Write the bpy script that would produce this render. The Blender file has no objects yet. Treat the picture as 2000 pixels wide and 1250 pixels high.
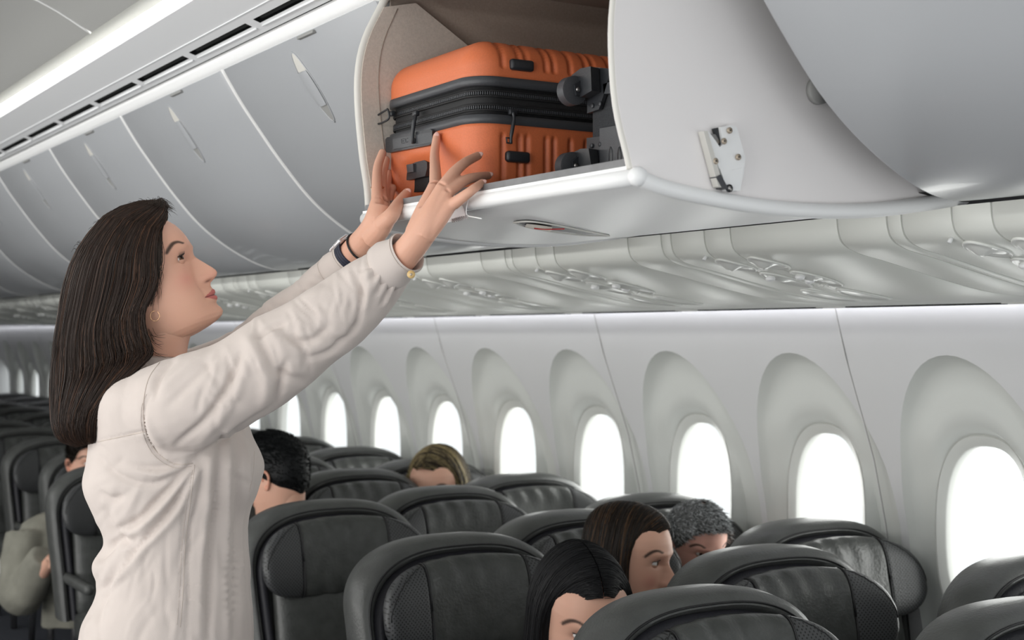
import bpy, bmesh, math, random
import numpy as np
from mathutils import Vector, Matrix
random.seed(7); rng = np.random.default_rng(7)
S = bpy.context.scene
COL = S.collection
# ------------------------------------------------------------------ camera
H = 1.5
FPX = 2778.0
TH = math.atan(1700/FPX); PI_ = math.atan(29/FPX)
CAM = np.array([0, 0, H])
F = np.array([math.sin(TH)*math.cos(PI_), math.cos(TH)*math.cos(PI_), math.sin(PI_)])
R = np.array([math.cos(TH), -math.sin(TH), 0.0])
U = np.cross(R, F)
cd = bpy.data.cameras.new('camera'); cam = bpy.data.objects.new('camera', cd); COL.objects.link(cam)
cd.sensor_width = 36; cd.lens = 36*FPX/2000; cd.clip_start = .05
m = Matrix.Identity(4)
for i in range(3):
    m[i][0] = R[i]; m[i][1] = U[i]; m[i][2] = -F[i]; m[i][3] = CAM[i]
cam.matrix_world = m
cd.dof.use_dof = True; cd.dof.focus_distance = 2.72; cd.dof.aperture_fstop = 5.2
S.camera = cam
# ------------------------------------------------------------------ world, lights, exposure
w = bpy.data.worlds.new('daylight'); S.world = w; w.use_nodes = True
w.node_tree.nodes['Background'].inputs[0].default_value = (.96, .985, 1, 1)
w.node_tree.nodes['Background'].inputs[1].default_value = 1.16
S.view_settings.view_transform = 'Standard'; S.view_settings.look = 'None'
S.view_settings.gamma = 1; S.view_settings.use_curve_mapping = False
S.view_settings.exposure = 0.0
def area(name, loc, target, sx, sy, power, col=(1, 1, 1)):
    l = bpy.data.lights.new(name, 'AREA'); l.shape = 'RECTANGLE'; l.size = sx; l.size_y = sy
    l.energy = power; l.color = col
    o = bpy.data.objects.new(name, l); COL.objects.link(o); o.location = loc
    o.rotation_euler = (Vector(target)-Vector(loc)).to_track_quat('-Z', 'Y').to_euler()
    return o
# daylight coming through the windows on the other side of the cabin
area('daylight_opposite_windows', (-1.5, 3.4, .85), (1.6, 3.4, 1.75), 6.0, .9, 76, (1, .985, .96))
# sunlight scattered in through the windows on the near side
area('daylight_near_windows', (3.9, 3.4, 1.2), (1.0, 3.0, 1.35), 6.0, 1.6, 170, (1, .99, .96))

# the cove lamp of the opposite side
area('opposite_cove', (-1.2, 4.5, 2.15), (1.2, 4.5, 2.22), 8.0, .12, 55, (1, 1, .98))
# ------------------------------------------------------------------ helpers
def ray(x, y): return F + R*(x-1000)/FPX - U*(y-625)/FPX
def onX(x, y, X): d = ray(x, y); return CAM + d*(X/d[0])
def onY(x, y, Y): d = ray(x, y); return CAM + d*(Y/d[1])
def onD(x, y, z): return CAM + ray(x, y)*z
def V(p): return Vector([float(a) for a in p])
def tag(o, label=None, cat=None, group=None, kind=None):
    if label: o['label'] = label
    if cat: o['category'] = cat
    if group: o['group'] = group
    if kind: o['kind'] = kind
    return o
def empty(name, loc=(0, 0, 0), parent=None):
    o = bpy.data.objects.new(name, None); o.empty_display_size = .05; COL.objects.link(o)
    if parent is not None: o.parent = parent
    o.location = V(loc)
    return o
def mesh(name, vs, fs, mat, parent=None, smooth=True, kind=None, auto=None):
    me = bpy.data.meshes.new(name)
    me.from_pydata([tuple(map(float, v)) for v in vs], [], [tuple(int(i) for i in f) for f in fs])
    me.validate(); me.update()
    if smooth: me.polygons.foreach_set('use_smooth', [True]*len(me.polygons))
    if mat is not None:
        for mm in (mat if isinstance(mat, (list, tuple)) else [mat]): me.materials.append(mm)
    o = bpy.data.objects.new(name, me); COL.objects.link(o)
    if smooth and auto:
        try: me.set_sharp_from_angle(angle=math.radians(auto))
        except Exception: pass
    if parent is not None:
        o.parent = parent
        pl = world_loc(parent)
        me.transform(Matrix.Translation(-pl))
    if kind: o['kind'] = kind
    return o
def world_loc(o):
    l = Vector((0, 0, 0))
    while o is not None: l = l + o.location; o = o.parent
    return l
def fixn(vs, fs):
    """outward normals through bmesh"""
    bm = bmesh.new(); bv = [bm.verts.new(tuple(map(float, v))) for v in vs]
    for f in fs:
        try: bm.faces.new([bv[i] for i in f])
        except ValueError: pass
    bmesh.ops.recalc_face_normals(bm, faces=bm.faces)
    V2 = [tuple(v.co) for v in bm.verts]; bm.verts.index_update()
    F2 = [[v.index for v in f.verts] for f in bm.faces]; bm.free()
    return V2, F2
class MB:
    """collects geometry for one mesh"""
    def __init__(s): s.v = []; s.f = []
    def add(s, vs, fs):
        n = len(s.v); s.v += [tuple(map(float, p)) for p in vs]; s.f += [tuple(int(i)+n for i in f) for f in fs]; return s
    def build(s, name, mat, parent=None, **k): return mesh(name, s.v, s.f, mat, parent, **k)
def gridm(P, cu=False, cv=False):
    P = np.asarray(P, float); a, b = P.shape[:2]; fs = []
    for i in range(a if cu else a-1):
        for j in range(b if cv else b-1):
            i2 = (i+1) % a; j2 = (j+1) % b
            fs.append((i*b+j, i*b+j2, i2*b+j2, i2*b+j))
    return P.reshape(-1, 3), fs
def loft(rings, caps=True):
    """rings: (n, k, 3), closed around k"""
    P = np.asarray(rings, float); n, k = P.shape[:2]
    vs, fs = gridm(P, False, True); vs = list(map(tuple, vs))
    if caps:
        c0 = P[0].mean(0); c1 = P[-1].mean(0); vs += [tuple(c0), tuple(c1)]
        for j in range(k):
            fs.append((n*k, (j+1) % k, j)); fs.append((n*k+1, (n-1)*k+j, (n-1)*k+(j+1) % k))
    return vs, fs
def tube(pts, r, n=8, caps=True):
    pts = np.asarray(pts, float); m_ = len(pts)
    r = np.broadcast_to(np.asarray(r, float), (m_,))
    T = np.gradient(pts, axis=0); T /= np.linalg.norm(T, axis=1)[:, None]+1e-12
    a = np.array([0, 0, 1.]) if abs(T[0][2]) < .9 else np.array([1., 0, 0])
    N = np.cross(T[0], a); N /= np.linalg.norm(N); rings = []
    for i in range(m_):
        N = N - T[i]*(N@T[i]); N /= np.linalg.norm(N); B = np.cross(T[i], N)
        rings.append([pts[i]+r[i]*(N*math.cos(q)+B*math.sin(q)) for q in np.linspace(0, 2*math.pi, n, endpoint=False)])
    return loft(rings, caps)
def sm(pts, n):
    """Catmull-Rom resample of key points (any dimension)"""
    P = np.asarray(pts, float); m_ = len(P)
    t = np.linspace(0, m_-1, n); out = []
    for q in t:
        i = min(int(q), m_-2); u = q-i
        p0 = P[max(i-1, 0)]; p1 = P[i]; p2 = P[i+1]; p3 = P[min(i+2, m_-1)]
        out.append(.5*((2*p1)+(-p0+p2)*u+(2*p0-5*p1+4*p2-p3)*u*u+(-p0+3*p1-3*p2+p3)*u**3))
    return np.array(out)
def box(lo, hi, bev=0.0, seg=2):
    bm = bmesh.new(); bmesh.ops.create_cube(bm, size=1)
    lo = np.array(lo, float); hi = np.array(hi, float)
    for v in bm.verts: v.co = Vector((lo+hi)/2+np.array(v.co)*(hi-lo))
    if bev > 0: bmesh.ops.bevel(bm, geom=bm.edges[:], offset=bev, segments=seg, profile=.5, affect='EDGES')
    bm.verts.index_update(); r_ = [tuple(v.co) for v in bm.verts], [[v.index for v in f.verts] for f in bm.faces]
    bm.free(); return r_
def obox(c, ax, half, bev=0.0, seg=2):
    """box with centre c, axes ax (3 vectors), half sizes"""
    vs, fs = box(-np.array(half), np.array(half), bev, seg)
    A = np.array(ax, float)
    return [tuple(np.array(c)+np.array(v)@A) for v in vs], fs
def prism(poly, a, b, d):
    """extrude 3-D polygon (list) along vector d"""
    P = np.asarray(poly, float); n = len(P)
    vs = list(P+np.array(d)*a)+list(P+np.array(d)*b)
    fs = [tuple(range(n))[::-1], tuple(range(n, 2*n))]+[(i, (i+1) % n, n+(i+1) % n, n+i) for i in range(n)]
    return fixn(vs, fs)
def ellipsoid(c, ax, rad, n=16, k=24):
    A = np.array(ax, float); rings = []
    for i in range(1, n):
        t = math.pi*i/n
        rings.append([np.array(c)+(np.array([math.sin(t)*math.cos(q), math.sin(t)*math.sin(q), math.cos(t)])*rad)@A
                      for q in np.linspace(0, 2*math.pi, k, endpoint=False)])
    vs, fs = loft(rings); vs = [tuple(v) for v in vs]
    vs[-2] = tuple(np.array(c)+(np.array([0, 0, 1.])*rad)@A); vs[-1] = tuple(np.array(c)-(np.array([0, 0, 1.])*rad)@A)
    return vs, fs
AX = np.eye(3)
def nurand(p, s=1.0):
    """cheap smooth noise on (n,3)"""
    p = np.asarray(p)*s
    return (np.sin(p[:, 0]*1.7+1.3*np.sin(p[:, 1]*1.1+.5))+np.sin(p[:, 1]*2.3+1.1*np.sin(p[:, 2]*1.9))
            + np.sin(p[:, 2]*1.5+1.7*np.sin(p[:, 0]*1.3+2.)))/3
def remesh(vs, fs, voxel, smooth=4, fac=.5):
    me = bpy.data.meshes.new('tmp'); me.from_pydata([tuple(map(float, v)) for v in vs], [], [tuple(map(int, f)) for f in fs]); me.update()
    o = bpy.data.objects.new('tmp', me); COL.objects.link(o)
    md = o.modifiers.new('r', 'REMESH'); md.mode = 'VOXEL'; md.voxel_size = voxel; md.adaptivity = 0
    if smooth:
        s_ = o.modifiers.new('s', 'SMOOTH'); s_.factor = fac; s_.iterations = smooth
    dg = bpy.context.evaluated_depsgraph_get(); e = o.evaluated_get(dg); m2 = e.to_mesh()
    n = len(m2.vertices); co = np.empty(n*3); m2.vertices.foreach_get('co', co); co = co.reshape(-1, 3)
    nf = np.empty(n*3); m2.vertices.foreach_get('normal', nf); nf = nf.reshape(-1, 3)
    fc = [tuple(p.vertices) for p in m2.polygons]
    e.to_mesh_clear(); bpy.data.objects.remove(o); bpy.data.meshes.remove(me)
    return co, nf, fc
def colorattr(o, cols):
    me = o.data; at = me.color_attributes.new('tint', 'FLOAT_COLOR', 'POINT')
    c = np.ones((len(me.vertices), 4)); c[:, :3] = cols; at.data.foreach_set('color', c.ravel())
# ------------------------------------------------------------------ materials
def mat(name, col, rough=.5, metal=0, noise=0, nscale=20, bump=0, bscale=60, spec=.5, coat=0, sss=0, attr=False,
        emis=None, estr=0, stretch=None, sheen=0):
    M = bpy.data.materials.new(name); M.use_nodes = True; nt = M.node_tree; b = nt.nodes['Principled BSDF']
    L = nt.links.new
    b.inputs['Roughness'].default_value = rough; b.inputs['Metallic'].default_value = metal
    b.inputs['Specular IOR Level'].default_value = spec
    b.inputs['Coat Weight'].default_value = coat; b.inputs['Sheen Weight'].default_value = sheen
    if sss:
        b.inputs['Subsurface Weight'].default_value = sss; b.inputs['Subsurface Radius'].default_value = (.012, .005, .003)
        b.inputs['Subsurface Scale'].default_value = 1
    col = tuple(col)+(1,)
    b.inputs['Base Color'].default_value = col
    tc = nt.nodes.new('ShaderNodeTexCoord'); mp = nt.nodes.new('ShaderNodeMapping'); L(tc.outputs['Object'], mp.inputs[0])
    if stretch: mp.inputs['Scale'].default_value = stretch
    src = None
    if attr:
        at = nt.nodes.new('ShaderNodeVertexColor'); at.layer_name = 'tint'; src = at.outputs[0]; L(src, b.inputs['Base Color'])
    if noise:
        n = nt.nodes.new('ShaderNodeTexNoise'); n.inputs['Scale'].default_value = nscale; n.inputs['Detail'].default_value = 5
        L(mp.outputs[0], n.inputs['Vector'])
        mr = nt.nodes.new('ShaderNodeMapRange'); mr.inputs['To Min'].default_value = 1-noise; mr.inputs['To Max'].default_value = 1+noise
        mr.inputs['From Min'].default_value = .3; mr.inputs['From Max'].default_value = .7
        L(n.outputs['Fac'], mr.inputs[0])
        mx = nt.nodes.new('ShaderNodeMix'); mx.data_type = 'RGBA'; mx.blend_type = 'MULTIPLY'; mx.inputs[0].default_value = 1
        if src: L(src, mx.inputs[6])
        else: mx.inputs[6].default_value = col
        L(mr.outputs[0], mx.inputs[7]); L(mx.outputs[2], b.inputs['Base Color'])
    if bump:
        n2 = nt.nodes.new('ShaderNodeTexNoise'); n2.inputs['Scale'].default_value = bscale; n2.inputs['Detail'].default_value = 4
        L(mp.outputs[0], n2.inputs['Vector'])
        bp = nt.nodes.new('ShaderNodeBump'); bp.inputs['Strength'].default_value = bump; bp.inputs['Distance'].default_value = .004
        L(n2.outputs['Fac'], bp.inputs['Height']); L(bp.outputs[0], b.inputs['Normal'])
    if emis: b.inputs['Emission Color'].default_value = tuple(emis)+(1,); b.inputs['Emission Strength'].default_value = estr
    return M
def perforated(name, col):
    M = mat(name, col, .42, bump=.25, bscale=220); nt = M.node_tree; L = nt.links.new; b = nt.nodes['Principled BSDF']
    tc = nt.nodes.new('ShaderNodeTexCoord'); sp = nt.nodes.new('ShaderNodeSeparateXYZ'); L(tc.outputs['Object'], sp.inputs[0])
    def mth(op, a, b_=None, v=None):
        n = nt.nodes.new('ShaderNodeMath'); n.operation = op; L(a, n.inputs[0])
        if b_ is not None: L(b_, n.inputs[1])
        if v is not None: n.inputs[1].default_value = v
        return n.outputs[0]
    sx = mth('ADD', sp.outputs[0], sp.outputs[2]); sz = mth('SUBTRACT', sp.outputs[0], sp.outputs[2])
    d = []
    for s_ in (sx, sz):
        q = mth('FRACT', mth('MULTIPLY', s_, v=95)); q = mth('ABSOLUTE', mth('SUBTRACT', q, v=.5)); d.append(mth('POWER', q, v=2))
    dd = mth('ADD', d[0], d[1]); hole = mth('LESS_THAN', dd, v=.06)
    mx = nt.nodes.new('ShaderNodeMix'); mx.data_type = 'RGBA'; L(hole, mx.inputs[0])
    mx.inputs[6].default_value = tuple(col)+(1,); mx.inputs[7].default_value = (.004, .004, .004, 1); L(mx.outputs[2], b.inputs['Base Color'])
    return M
M_ = dict(
    wall=mat('cabin_wall', (.74, .745, .75), .55, bump=.04, bscale=300),
    arch=mat('window_surround', (.74, .76, .73), .5, bump=.04, bscale=300),
    bin=mat('bin_skin', (.43, .443, .46), .30, bump=.03, bscale=400, coat=.1),
    binwhite=mat('bin_white', (.90, .905, .90), .38, bump=.03, bscale=400),
    panelwhite=mat('bin_end_white', (.90, .87, .86), .6),
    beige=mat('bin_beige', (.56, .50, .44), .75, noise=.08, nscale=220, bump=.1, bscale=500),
    brown=mat('bin_brown_shaded', (.33, .27, .225), .75, noise=.08, nscale=220),  # lining colour darkened for the shade inside the housing
    trim=mat('bin_trim', (.66, .645, .60), .45),
    alu=mat('aluminium_lip', (.20, .20, .205), .45, .0, noise=.1, nscale=40),
    black=mat('black_gap', (.012, .014, .013), .7),
    psu=mat('service_panel', (.83, .845, .79), .4, bump=.03, bscale=300),
    psu2=mat('service_cup', (.80, .81, .77), .3),
    ceil=mat('ceiling_skin', (.40, .40, .385), .6),
    rail=mat('vent_rail', (.86, .87, .88), .5),
    seam=mat('panel_seam', (.78, .78, .77), .5),
    seamdark=mat('panel_seam_dark', (.30, .30, .29), .6),
    cove=mat('cove_lamp', (1, 1, 1), .5, emis=(1, 1, .95), estr=13.0),
    wash=mat('wash_lamp', (1, 1, 1), .5, emis=(.93, .93, 1), estr=4.6),
    carpet=mat('carpet', (.05, .055, .07), .95, noise=.4, nscale=300),
    orange=mat('orange_shell', (.66, .165, .060), .48, noise=.05, nscale=300, bump=.15, bscale=700),
    blackplastic=mat('black_plastic', (.022, .024, .028), .38, bump=.1, bscale=400),
    greyplastic=mat('grey_plastic', (.055, .058, .064), .42, bump=.1, bscale=400),
    zipper=mat('zipper_tape', (.012, .012, .013), .7, noise=.4, nscale=400),
    fabric=mat('suitcase_fabric', (.028, .03, .034), .85, noise=.3, nscale=500, bump=.2, bscale=600),
    metal=mat('steel', (.42, .41, .40), .3, 1),
    gold=mat('gold', (.80, .50, .30), .25, 1),
    red=mat('red_mark', (.5, .03, .03), .5),
    screw=mat('screw_brass', (.50, .42, .33), .4, .5),
    shell=mat('seat_shell', (.070, .073, .070), .40, bump=.22, bscale=160, noise=.15, nscale=20),
    leather=mat('seat_leather', (.056, .059, .056), .34, bump=.35, bscale=130, noise=.2, nscale=25),
    leather2=mat('seat_band', (.030, .030, .037), .5, bump=.3, bscale=200),
    perf=perforated('seat_perforated', (.060, .062, .064)),
    piping=mat('seat_piping', (.008, .008, .009), .55),
    skin=mat('skin', (.8, .5, .4), .48, attr=True, sss=.10, bump=.05, bscale=500, spec=.35),
    shirt=mat('shirt_cotton', (.61, .54, .50), .85, noise=.03, nscale=12, bump=.10, bscale=700, sheen=.1),
    stitch=mat('shirt_stitch', (.55, .48, .43), .9),
    button=mat('button', (.68, .47, .20), .4),
    jeans=mat('jeans', (.02, .035, .08), .9, noise=.3, nscale=300),
    shoe=mat('shoe', (.6, .6, .58), .6),
    hair=mat('hair_dark', (.022, .014, .010), .46, attr=True, spec=.22),
    eye=mat('eye', (.8, .78, .75), .12, attr=True),
    nail=mat('nail', (.72, .44, .38), .2),
    watch=mat('watch_strap', (.018, .022, .045), .6, bump=.2, bscale=300),
    watchcase=mat('watch_case', (.7, .7, .72), .25, .8),
    bracelet=mat('bracelet', (.008, .008, .009), .5),
    jacket=mat('jacket', (.24, .235, .195), .85, noise=.15, nscale=14, bump=.3, bscale=40),
    darkcloth=mat('dark_clothes', (.03, .032, .04), .9, noise=.2, nscale=40),
    bluecloth=mat('blue_clothes', (.08, .09, .16), .9, noise=.2, nscale=40),
    sticker=mat('clear_label', (.55, .49, .49), .25), stickertext=mat('label_print', (.42, .40, .40), .6),
    shade=mat('window_reveal', (.70, .71, .68), .5),
)
G = bpy.data.materials.new('window_glass'); G.use_nodes = True
nt = G.node_tree; nt.nodes.clear()
o_ = nt.nodes.new('ShaderNodeOutputMaterial'); mx = nt.nodes.new('ShaderNodeMixShader'); tr = nt.nodes.new('ShaderNodeBsdfTransparent')
gl = nt.nodes.new('ShaderNodeBsdfGlossy'); gl.inputs['Roughness'].default_value = .05; tr.inputs[0].default_value = (.97, .99, .98, 1)
mx.inputs[0].default_value = .06; nt.links.new(tr.outputs[0], mx.inputs[1]); nt.links.new(gl.outputs[0], mx.inputs[2]); nt.links.new(mx.outputs[0], o_.inputs[0])
M_['glass'] = G

# ================================================================== THE CABIN SHELL
YA, YB = .1, 14.3
tag(mesh('floor', *box((-1.6, -1.2, -.05), (3.3, YB, 0)), M_['carpet'], smooth=False), kind='structure')
tag(mesh('wall_back', *box((-1.6, YB, 0), (3.3, YB+.06, 2.6)), M_['wall'], smooth=False), kind='structure')
tag(mesh('wall_left', *box((-1.66, 1.3, 0), (-1.6, YB, 2.3)), M_['wall'], smooth=False), kind='structure')
# ---- ceiling: centre dome in panels with light seams, then a lamp cove
ceil = tag(empty('ceiling'), kind='structure')
cprof = sm([(-1.05, .80), (-.9, .90), (-.5, .965), (0, .985), (.5, .965), (.85, .90), (1.03, .815)], 30)
ys = [.2+1.22*i for i in range(13)]
for a, b in zip(ys[:-1], ys[1:]):
    up = [[(x, y, H+z) for x, z in cprof] for y in (a+.006, b-.006)]
    lo = [[(x, y, H+z+.012) for x, z in cprof] for y in (a+.006, b-.006)]
    q = MB(); q.add(*gridm(up)); q.add(*gridm(lo)); q.build('panel', M_['ceil'], ceil)
for y_ in ys[1:]:
    q = MB(); q.add(*tube([(x, y_, H+z-.001) for x, z in cprof], .0035, 6)); q.build('panel_joint', M_['seam'], ceil)
q = MB()
q.add(*gridm([[(x, y, H+z+.004) for x, z in cprof] for y in (YA, YB)])); q.build('seam_backing', M_['seam'], ceil)
tag(mesh('light_block_shell', *gridm([[(x, y, H+z) for x, z in [(-1.3, .7), (-1.2, .95), (-.6, 1.15), (0, 1.2), (.9, 1.15), (1.8, 1.0), (2.6, .7), (2.95, .3), (3.02, .12), (2.84, .12)]] for y in (YA-.3, YB+.05)]), M_['black']), kind='structure')  # black shell added above the ceiling to block outside light
# cove lamp channel
cv = tag(empty('cove_lamp', (1.08, 2, H+.8)), 'long glowing strip light between the ceiling dome and the vent rail', 'strip light')
mesh('lamp_strip', *box((1.078, YA, H+.80), (1.096, YB, H+.815), .004), M_['cove'], cv)
mesh('channel', *gridm([[(x, y, H+z) for x, z in [(1.03, .90), (1.07, .905), (1.11, .88), (1.115, .80)]] for y in (YA, YB)]), M_['ceil'], cv, smooth=False)
# ---- vent rail
rail = tag(empty('trim_1'), kind='structure')
# face strip: from cove edge (1.10,.785) to (1.25,.712); vents are slots along the lower half
def onrail(t, y, off=0): # t 0..1 over the strip
    a = np.array([1.085, .775]); b = np.array([1.262, .716]); n = np.array([-(b-a)[1], (b-a)[0]]); n = n/np.linalg.norm(n)
    p = a+(b-a)*t+n*off; return (p[0], y, H+p[1])
t0, t1 = .70, .80
L0 = .455; slots = [(y, y+L0-.05) for y in np.arange(.45, 15, L0)]
mb = MB()
mb.add(*gridm([[onrail(0, y), onrail(t0, y)] for y in (YA, YB)])); mb.add(*gridm([[onrail(t1, y), onrail(.97, y)] for y in (YA, YB)]))
mb.add(*gridm([[onrail(0, y), onrail(0, y, .05)] for y in (YA, YB)]))
e0 = YA
for a, b in slots+[(YB, YB)]:
    mb.add(*gridm([[onrail(t0, y), onrail(t1, y)] for y in (e0, a)])); e0 = b
mb.build('rail_face', M_['rail'], rail, smooth=False)
for a, b in slots:
    P = [onrail(t0-.01, a, .012), onrail(t1+.01, a, .012), onrail(t1+.01, b, .012), onrail(t0-.01, b, .012)]
    mesh('air_vent', *prism(P, 0, .004, (0, 0, 1)), M_['black'], rail, smooth=False)
    fr = MB()
    fr.add(*tube([onrail(t1+.05, a-.005, -.002), onrail(t1+.05, b+.005, -.002)], .0025, 6)); fr.build('vent_edge', M_['rail'], rail)
mb = MB()
mb.add(*tube([onrail(.55, YA, -.001), onrail(.55, YB, -.001)], .0015, 4))
mb.build('rail_bead', M_['rail'], rail)
# dark gap between rail and bin tops
mesh('trim_2', *gridm([[(x, y, H+z) for x, z in [(1.255, .722), (1.275, .73), (1.30, .72)]] for y in (YA, YB)]), M_['black'], smooth=False)['kind'] = 'structure'
# header over the bins (white rail with clips)
hd = tag(empty('trim_3'), kind='structure')
mesh('header', *gridm([[(x, y, H+z) for x, z in [(1.282, .728), (1.268, .722), (1.271, .700), (1.281, .688), (1.30, .684)]] for y in (YA, YB)]), M_['binwhite'], hd, auto=50)

# ================================================================== OVERHEAD BINS
PROF = [(1.280, .686), (1.325, .615), (1.372, .550), (1.445, .456), (1.530, .362), (1.62, .293), (1.72, .240), (1.80, .218), (1.875, .222)]
prof = sm(PROF, 40)
def bin_face_xy(t):
    i = t*(len(prof)-1); k = min(int(i), len(prof)-2); return prof[k]+(prof[k+1]-prof[k])*(i-k)
BLEN = .916
def closed_bin(y0, y1, label, handle=True):
    t = tag(empty('overhead_bin', (1.6, (y0+y1)/2, H+.3)), label, 'overhead bin', 'closed overhead bins')
    g = .007
    inner = [(x+.02, z+.02) for x, z in prof]
    rings = []
    for y, e in ((y0+g, .012), (y0+g+.004, .004), (y0+g+.014, 0), (y1-g-.014, 0), (y1-g-.004, .004), (y1-g, .012)):
        c = [(x+e*.7, y, H+z+e*.7) for x, z in prof]; c2 = [(x+.03, y, H+z+.03) for x, z in prof[::-1]]
        rings.append(c+c2)
    vs, fs = loft(rings, True)
    mesh('door', vs, fs, M_['bin'], t, auto=40)
    if handle:
        ym = (y0+y1)/2+.02
        # finger recess: long slim spindle running down the door, raised pads, the dark one coloured as recess shade, paddle between
        def P(tt, dy, off):
            a = bin_face_xy(tt); b = bin_face_xy(tt+.02); n = np.array([-(b-a)[1], (b-a)[0]]); n = -n/np.linalg.norm(n)
            p = a+n*off
            return (p[0], ym+dy, H+p[1])
        t0_, t1_ = .05, .31
        N = 24; rim = []; 
        for i in range(N+1):
            u = i/N; tt = t0_+(t1_-t0_)*u; hw = .030*math.sin(math.pi*min(max(u, .0), 1))**.55+.0005
            rim.append((tt, hw))
        # the rim as a thin tube and the bowl as a shallow dish standing 1-2 mm proud of the door
        loop = [P(tt, hw, .0005) for tt, hw in rim]+[P(tt, -hw, .0005) for tt, hw in rim[::-1]]
        n_ = MB(); n_.add(*tube(loop, .0022, 6)); n_.build('handle_rim', M_['bin'], t)
        for (ua, ub, mt, nm, off) in ((.02, .26, M_['trim'], 'recess_pad', .0012), (.26, .80, M_['bin'], 'handle', .006), (.80, .98, M_['seamdark'], 'recess_pad', .0012)):
            rows = []
            for u in np.linspace(ua, ub, 14):
                tt = t0_+(t1_-t0_)*u; hw = .0275*math.sin(math.pi*u)**.55
                rows.append([P(tt, hw*s, off*(1-.5*s*s)) for s in np.linspace(-1, 1, 7)])
            mesh(nm, *gridm(rows), mt, t)
    return t
edges = [2.625+BLEN*i for i in range(14)]
desc = ['closed overhead bin touching the left side of the open bin, with the sharpest handle', 'closed overhead bin directly above the standing woman\'s forehead, second handle from the open bin', 'closed overhead bin above and left of the woman\'s head, third handle from the open bin', 'closed overhead bin near the left edge with the fourth, faint handle', 'closed overhead bin cut by the left edge of the picture']
for i in range(12):
    d = desc[i] if i < 5 else 'closed overhead bin far down the cabin at left'
    closed_bin(edges[i], edges[i+1], d if i < 5 else 'pale grey overhead bin door far down the cabin behind the standing woman')
closed_bin(.60, 1.612, 'large pale grey closed bin in the top right corner, nearest the camera')
# pale joint strips between the doors
for e in edges[1:13]:
    q = MB(); q.add(*tube([(x+.006, e, H+z+.006) for x, z in prof], .0085, 8)); q.build('door_joint', M_['seam'], hd)
# clips along the header
for i in range(12):
    for dy in (.30,):
        y = 2.625+BLEN*i+.36
        c = MB(); c.add(*box((1.276, y-.045, H+.676), (1.286, y+.045, H+.683), .001)); c.build('clip', M_['seamdark'], hd)
# backing of the bins and their shadow gap (fixed housing)
hb = tag(empty('trim_4'), kind='structure')
back = [(1.31, .70), (1.40, .62), (1.5, .52), (1.60, .42), (1.72, .36), (1.85, .33), (2.1, .32)]
mesh('housing', *gridm([[(x, y, H+z) for x, z in back] for y in (2.66, YB)]), M_['seam'], hd)
mesh('housing', *gridm([[(x, y, H+z) for x, z in back] for y in (.4, 1.60)]), M_['seam'], hd)
mesh('shadow_gap', *gridm([[(x, y, H+z) for x, z in [(1.84, .240), (1.93, .228), (2.02, .232)]] for y in (YA, YB)]), M_['black'], hb, smooth=False)
# ---- open bin: housing, bucket
ob = tag(empty('open_overhead_bin', (1.6, 2.15, H+.25)), 'open overhead bin with white end panel, beige lining and dropped tray holding the luggage', 'overhead bin')
Y0, Y1 = 1.695, 2.61
def poly_panel(name, pts, y0, y1, mt, bev=None):
    P = [(x, 0, H+z) for x, z in pts]
    return mesh(name, *prism([(p[0], 0, p[2]) for p in P], y0, y1, (0, 1, 0)), mt, ob, smooth=False)
under = sm([(1.243, .236), (1.262, .224), (1.31, .213), (1.405, .202), (1.509, .195), (1.618, .195), (1.732, .202), (1.853, .219), (1.95, .236)], 40)
front_n = sm([(1.290, .75), (1.252, .66), (1.225, .56), (1.211, .47), (1.211, .40), (1.219, .33), (1.238, .265), (1.243, .245)], 24)
front_f = sm([(1.33, .76), (1.296, .685), (1.256, .607), (1.239, .543), (1.237, .47), (1.247, .367), (1.258, .30), (1.262, .245)], 24)
near_poly = list(map(tuple, front_n))+list(map(tuple, under[2:]))+[(2.05, .30), (2.05, .75)]
poly_panel('end_panel', near_poly, Y0-.004, Y0+.012, M_['panelwhite'])
far_poly = list(map(tuple, front_f[4:]))+list(map(tuple, under[2:]))+[(1.95, .335), (1.50, .60), (1.36, .685)]
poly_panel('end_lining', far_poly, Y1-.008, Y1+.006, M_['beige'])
# front trims of both end panels
mb = MB(); mb.add(*tube([(x, Y0+.002, H+z) for x, z in front_n], .0055, 10)); mb.build('edge_trim', M_['trim'], ob)
mb = MB(); mb.add(*tube([(x-.002, Y1+.004, H+z) for x, z in front_f[3:]], .0085, 10)); mb.build('edge_trim', M_['trim'], ob)
mb = MB(); mb.add(*tube([(x+.030+.02*math.sin(i/20), Y1-.009, H+z) for i, (x, z) in enumerate(front_f[4:22])], .0009, 5)); mb.build('lining_seam', M_['brown'], ob)
# housing lining behind
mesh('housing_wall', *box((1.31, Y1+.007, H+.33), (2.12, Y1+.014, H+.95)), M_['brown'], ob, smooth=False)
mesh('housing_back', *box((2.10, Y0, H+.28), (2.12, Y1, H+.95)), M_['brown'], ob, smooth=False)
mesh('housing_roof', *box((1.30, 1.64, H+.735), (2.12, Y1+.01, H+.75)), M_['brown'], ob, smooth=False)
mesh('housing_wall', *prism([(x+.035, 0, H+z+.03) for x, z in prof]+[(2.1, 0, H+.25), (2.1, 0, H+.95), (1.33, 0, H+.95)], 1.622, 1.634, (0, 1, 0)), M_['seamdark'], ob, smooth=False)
# bucket skin: underside + floor, with rolled rims
rings = []
for y in np.linspace(Y0, Y1, 12):
    lo = [(x, y, H+z) for x, z in under]; hi = [(x, y, H+z+.014) for x, z in under[::-1]]
    rings.append(lo+hi)
mesh('bucket', *fixn(*loft(rings)), M_['binwhite'], ob, auto=50)
flo = sm([(1.262, .243), (1.30, .238), (1.5, .236), (1.7, .238), (1.9, .25)], 16)
mesh('floor_lining', *gridm([[(x, y, H+z) for x, z in flo] for y in (Y0+.012, Y1-.008)]), M_['alu'], ob)
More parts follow.
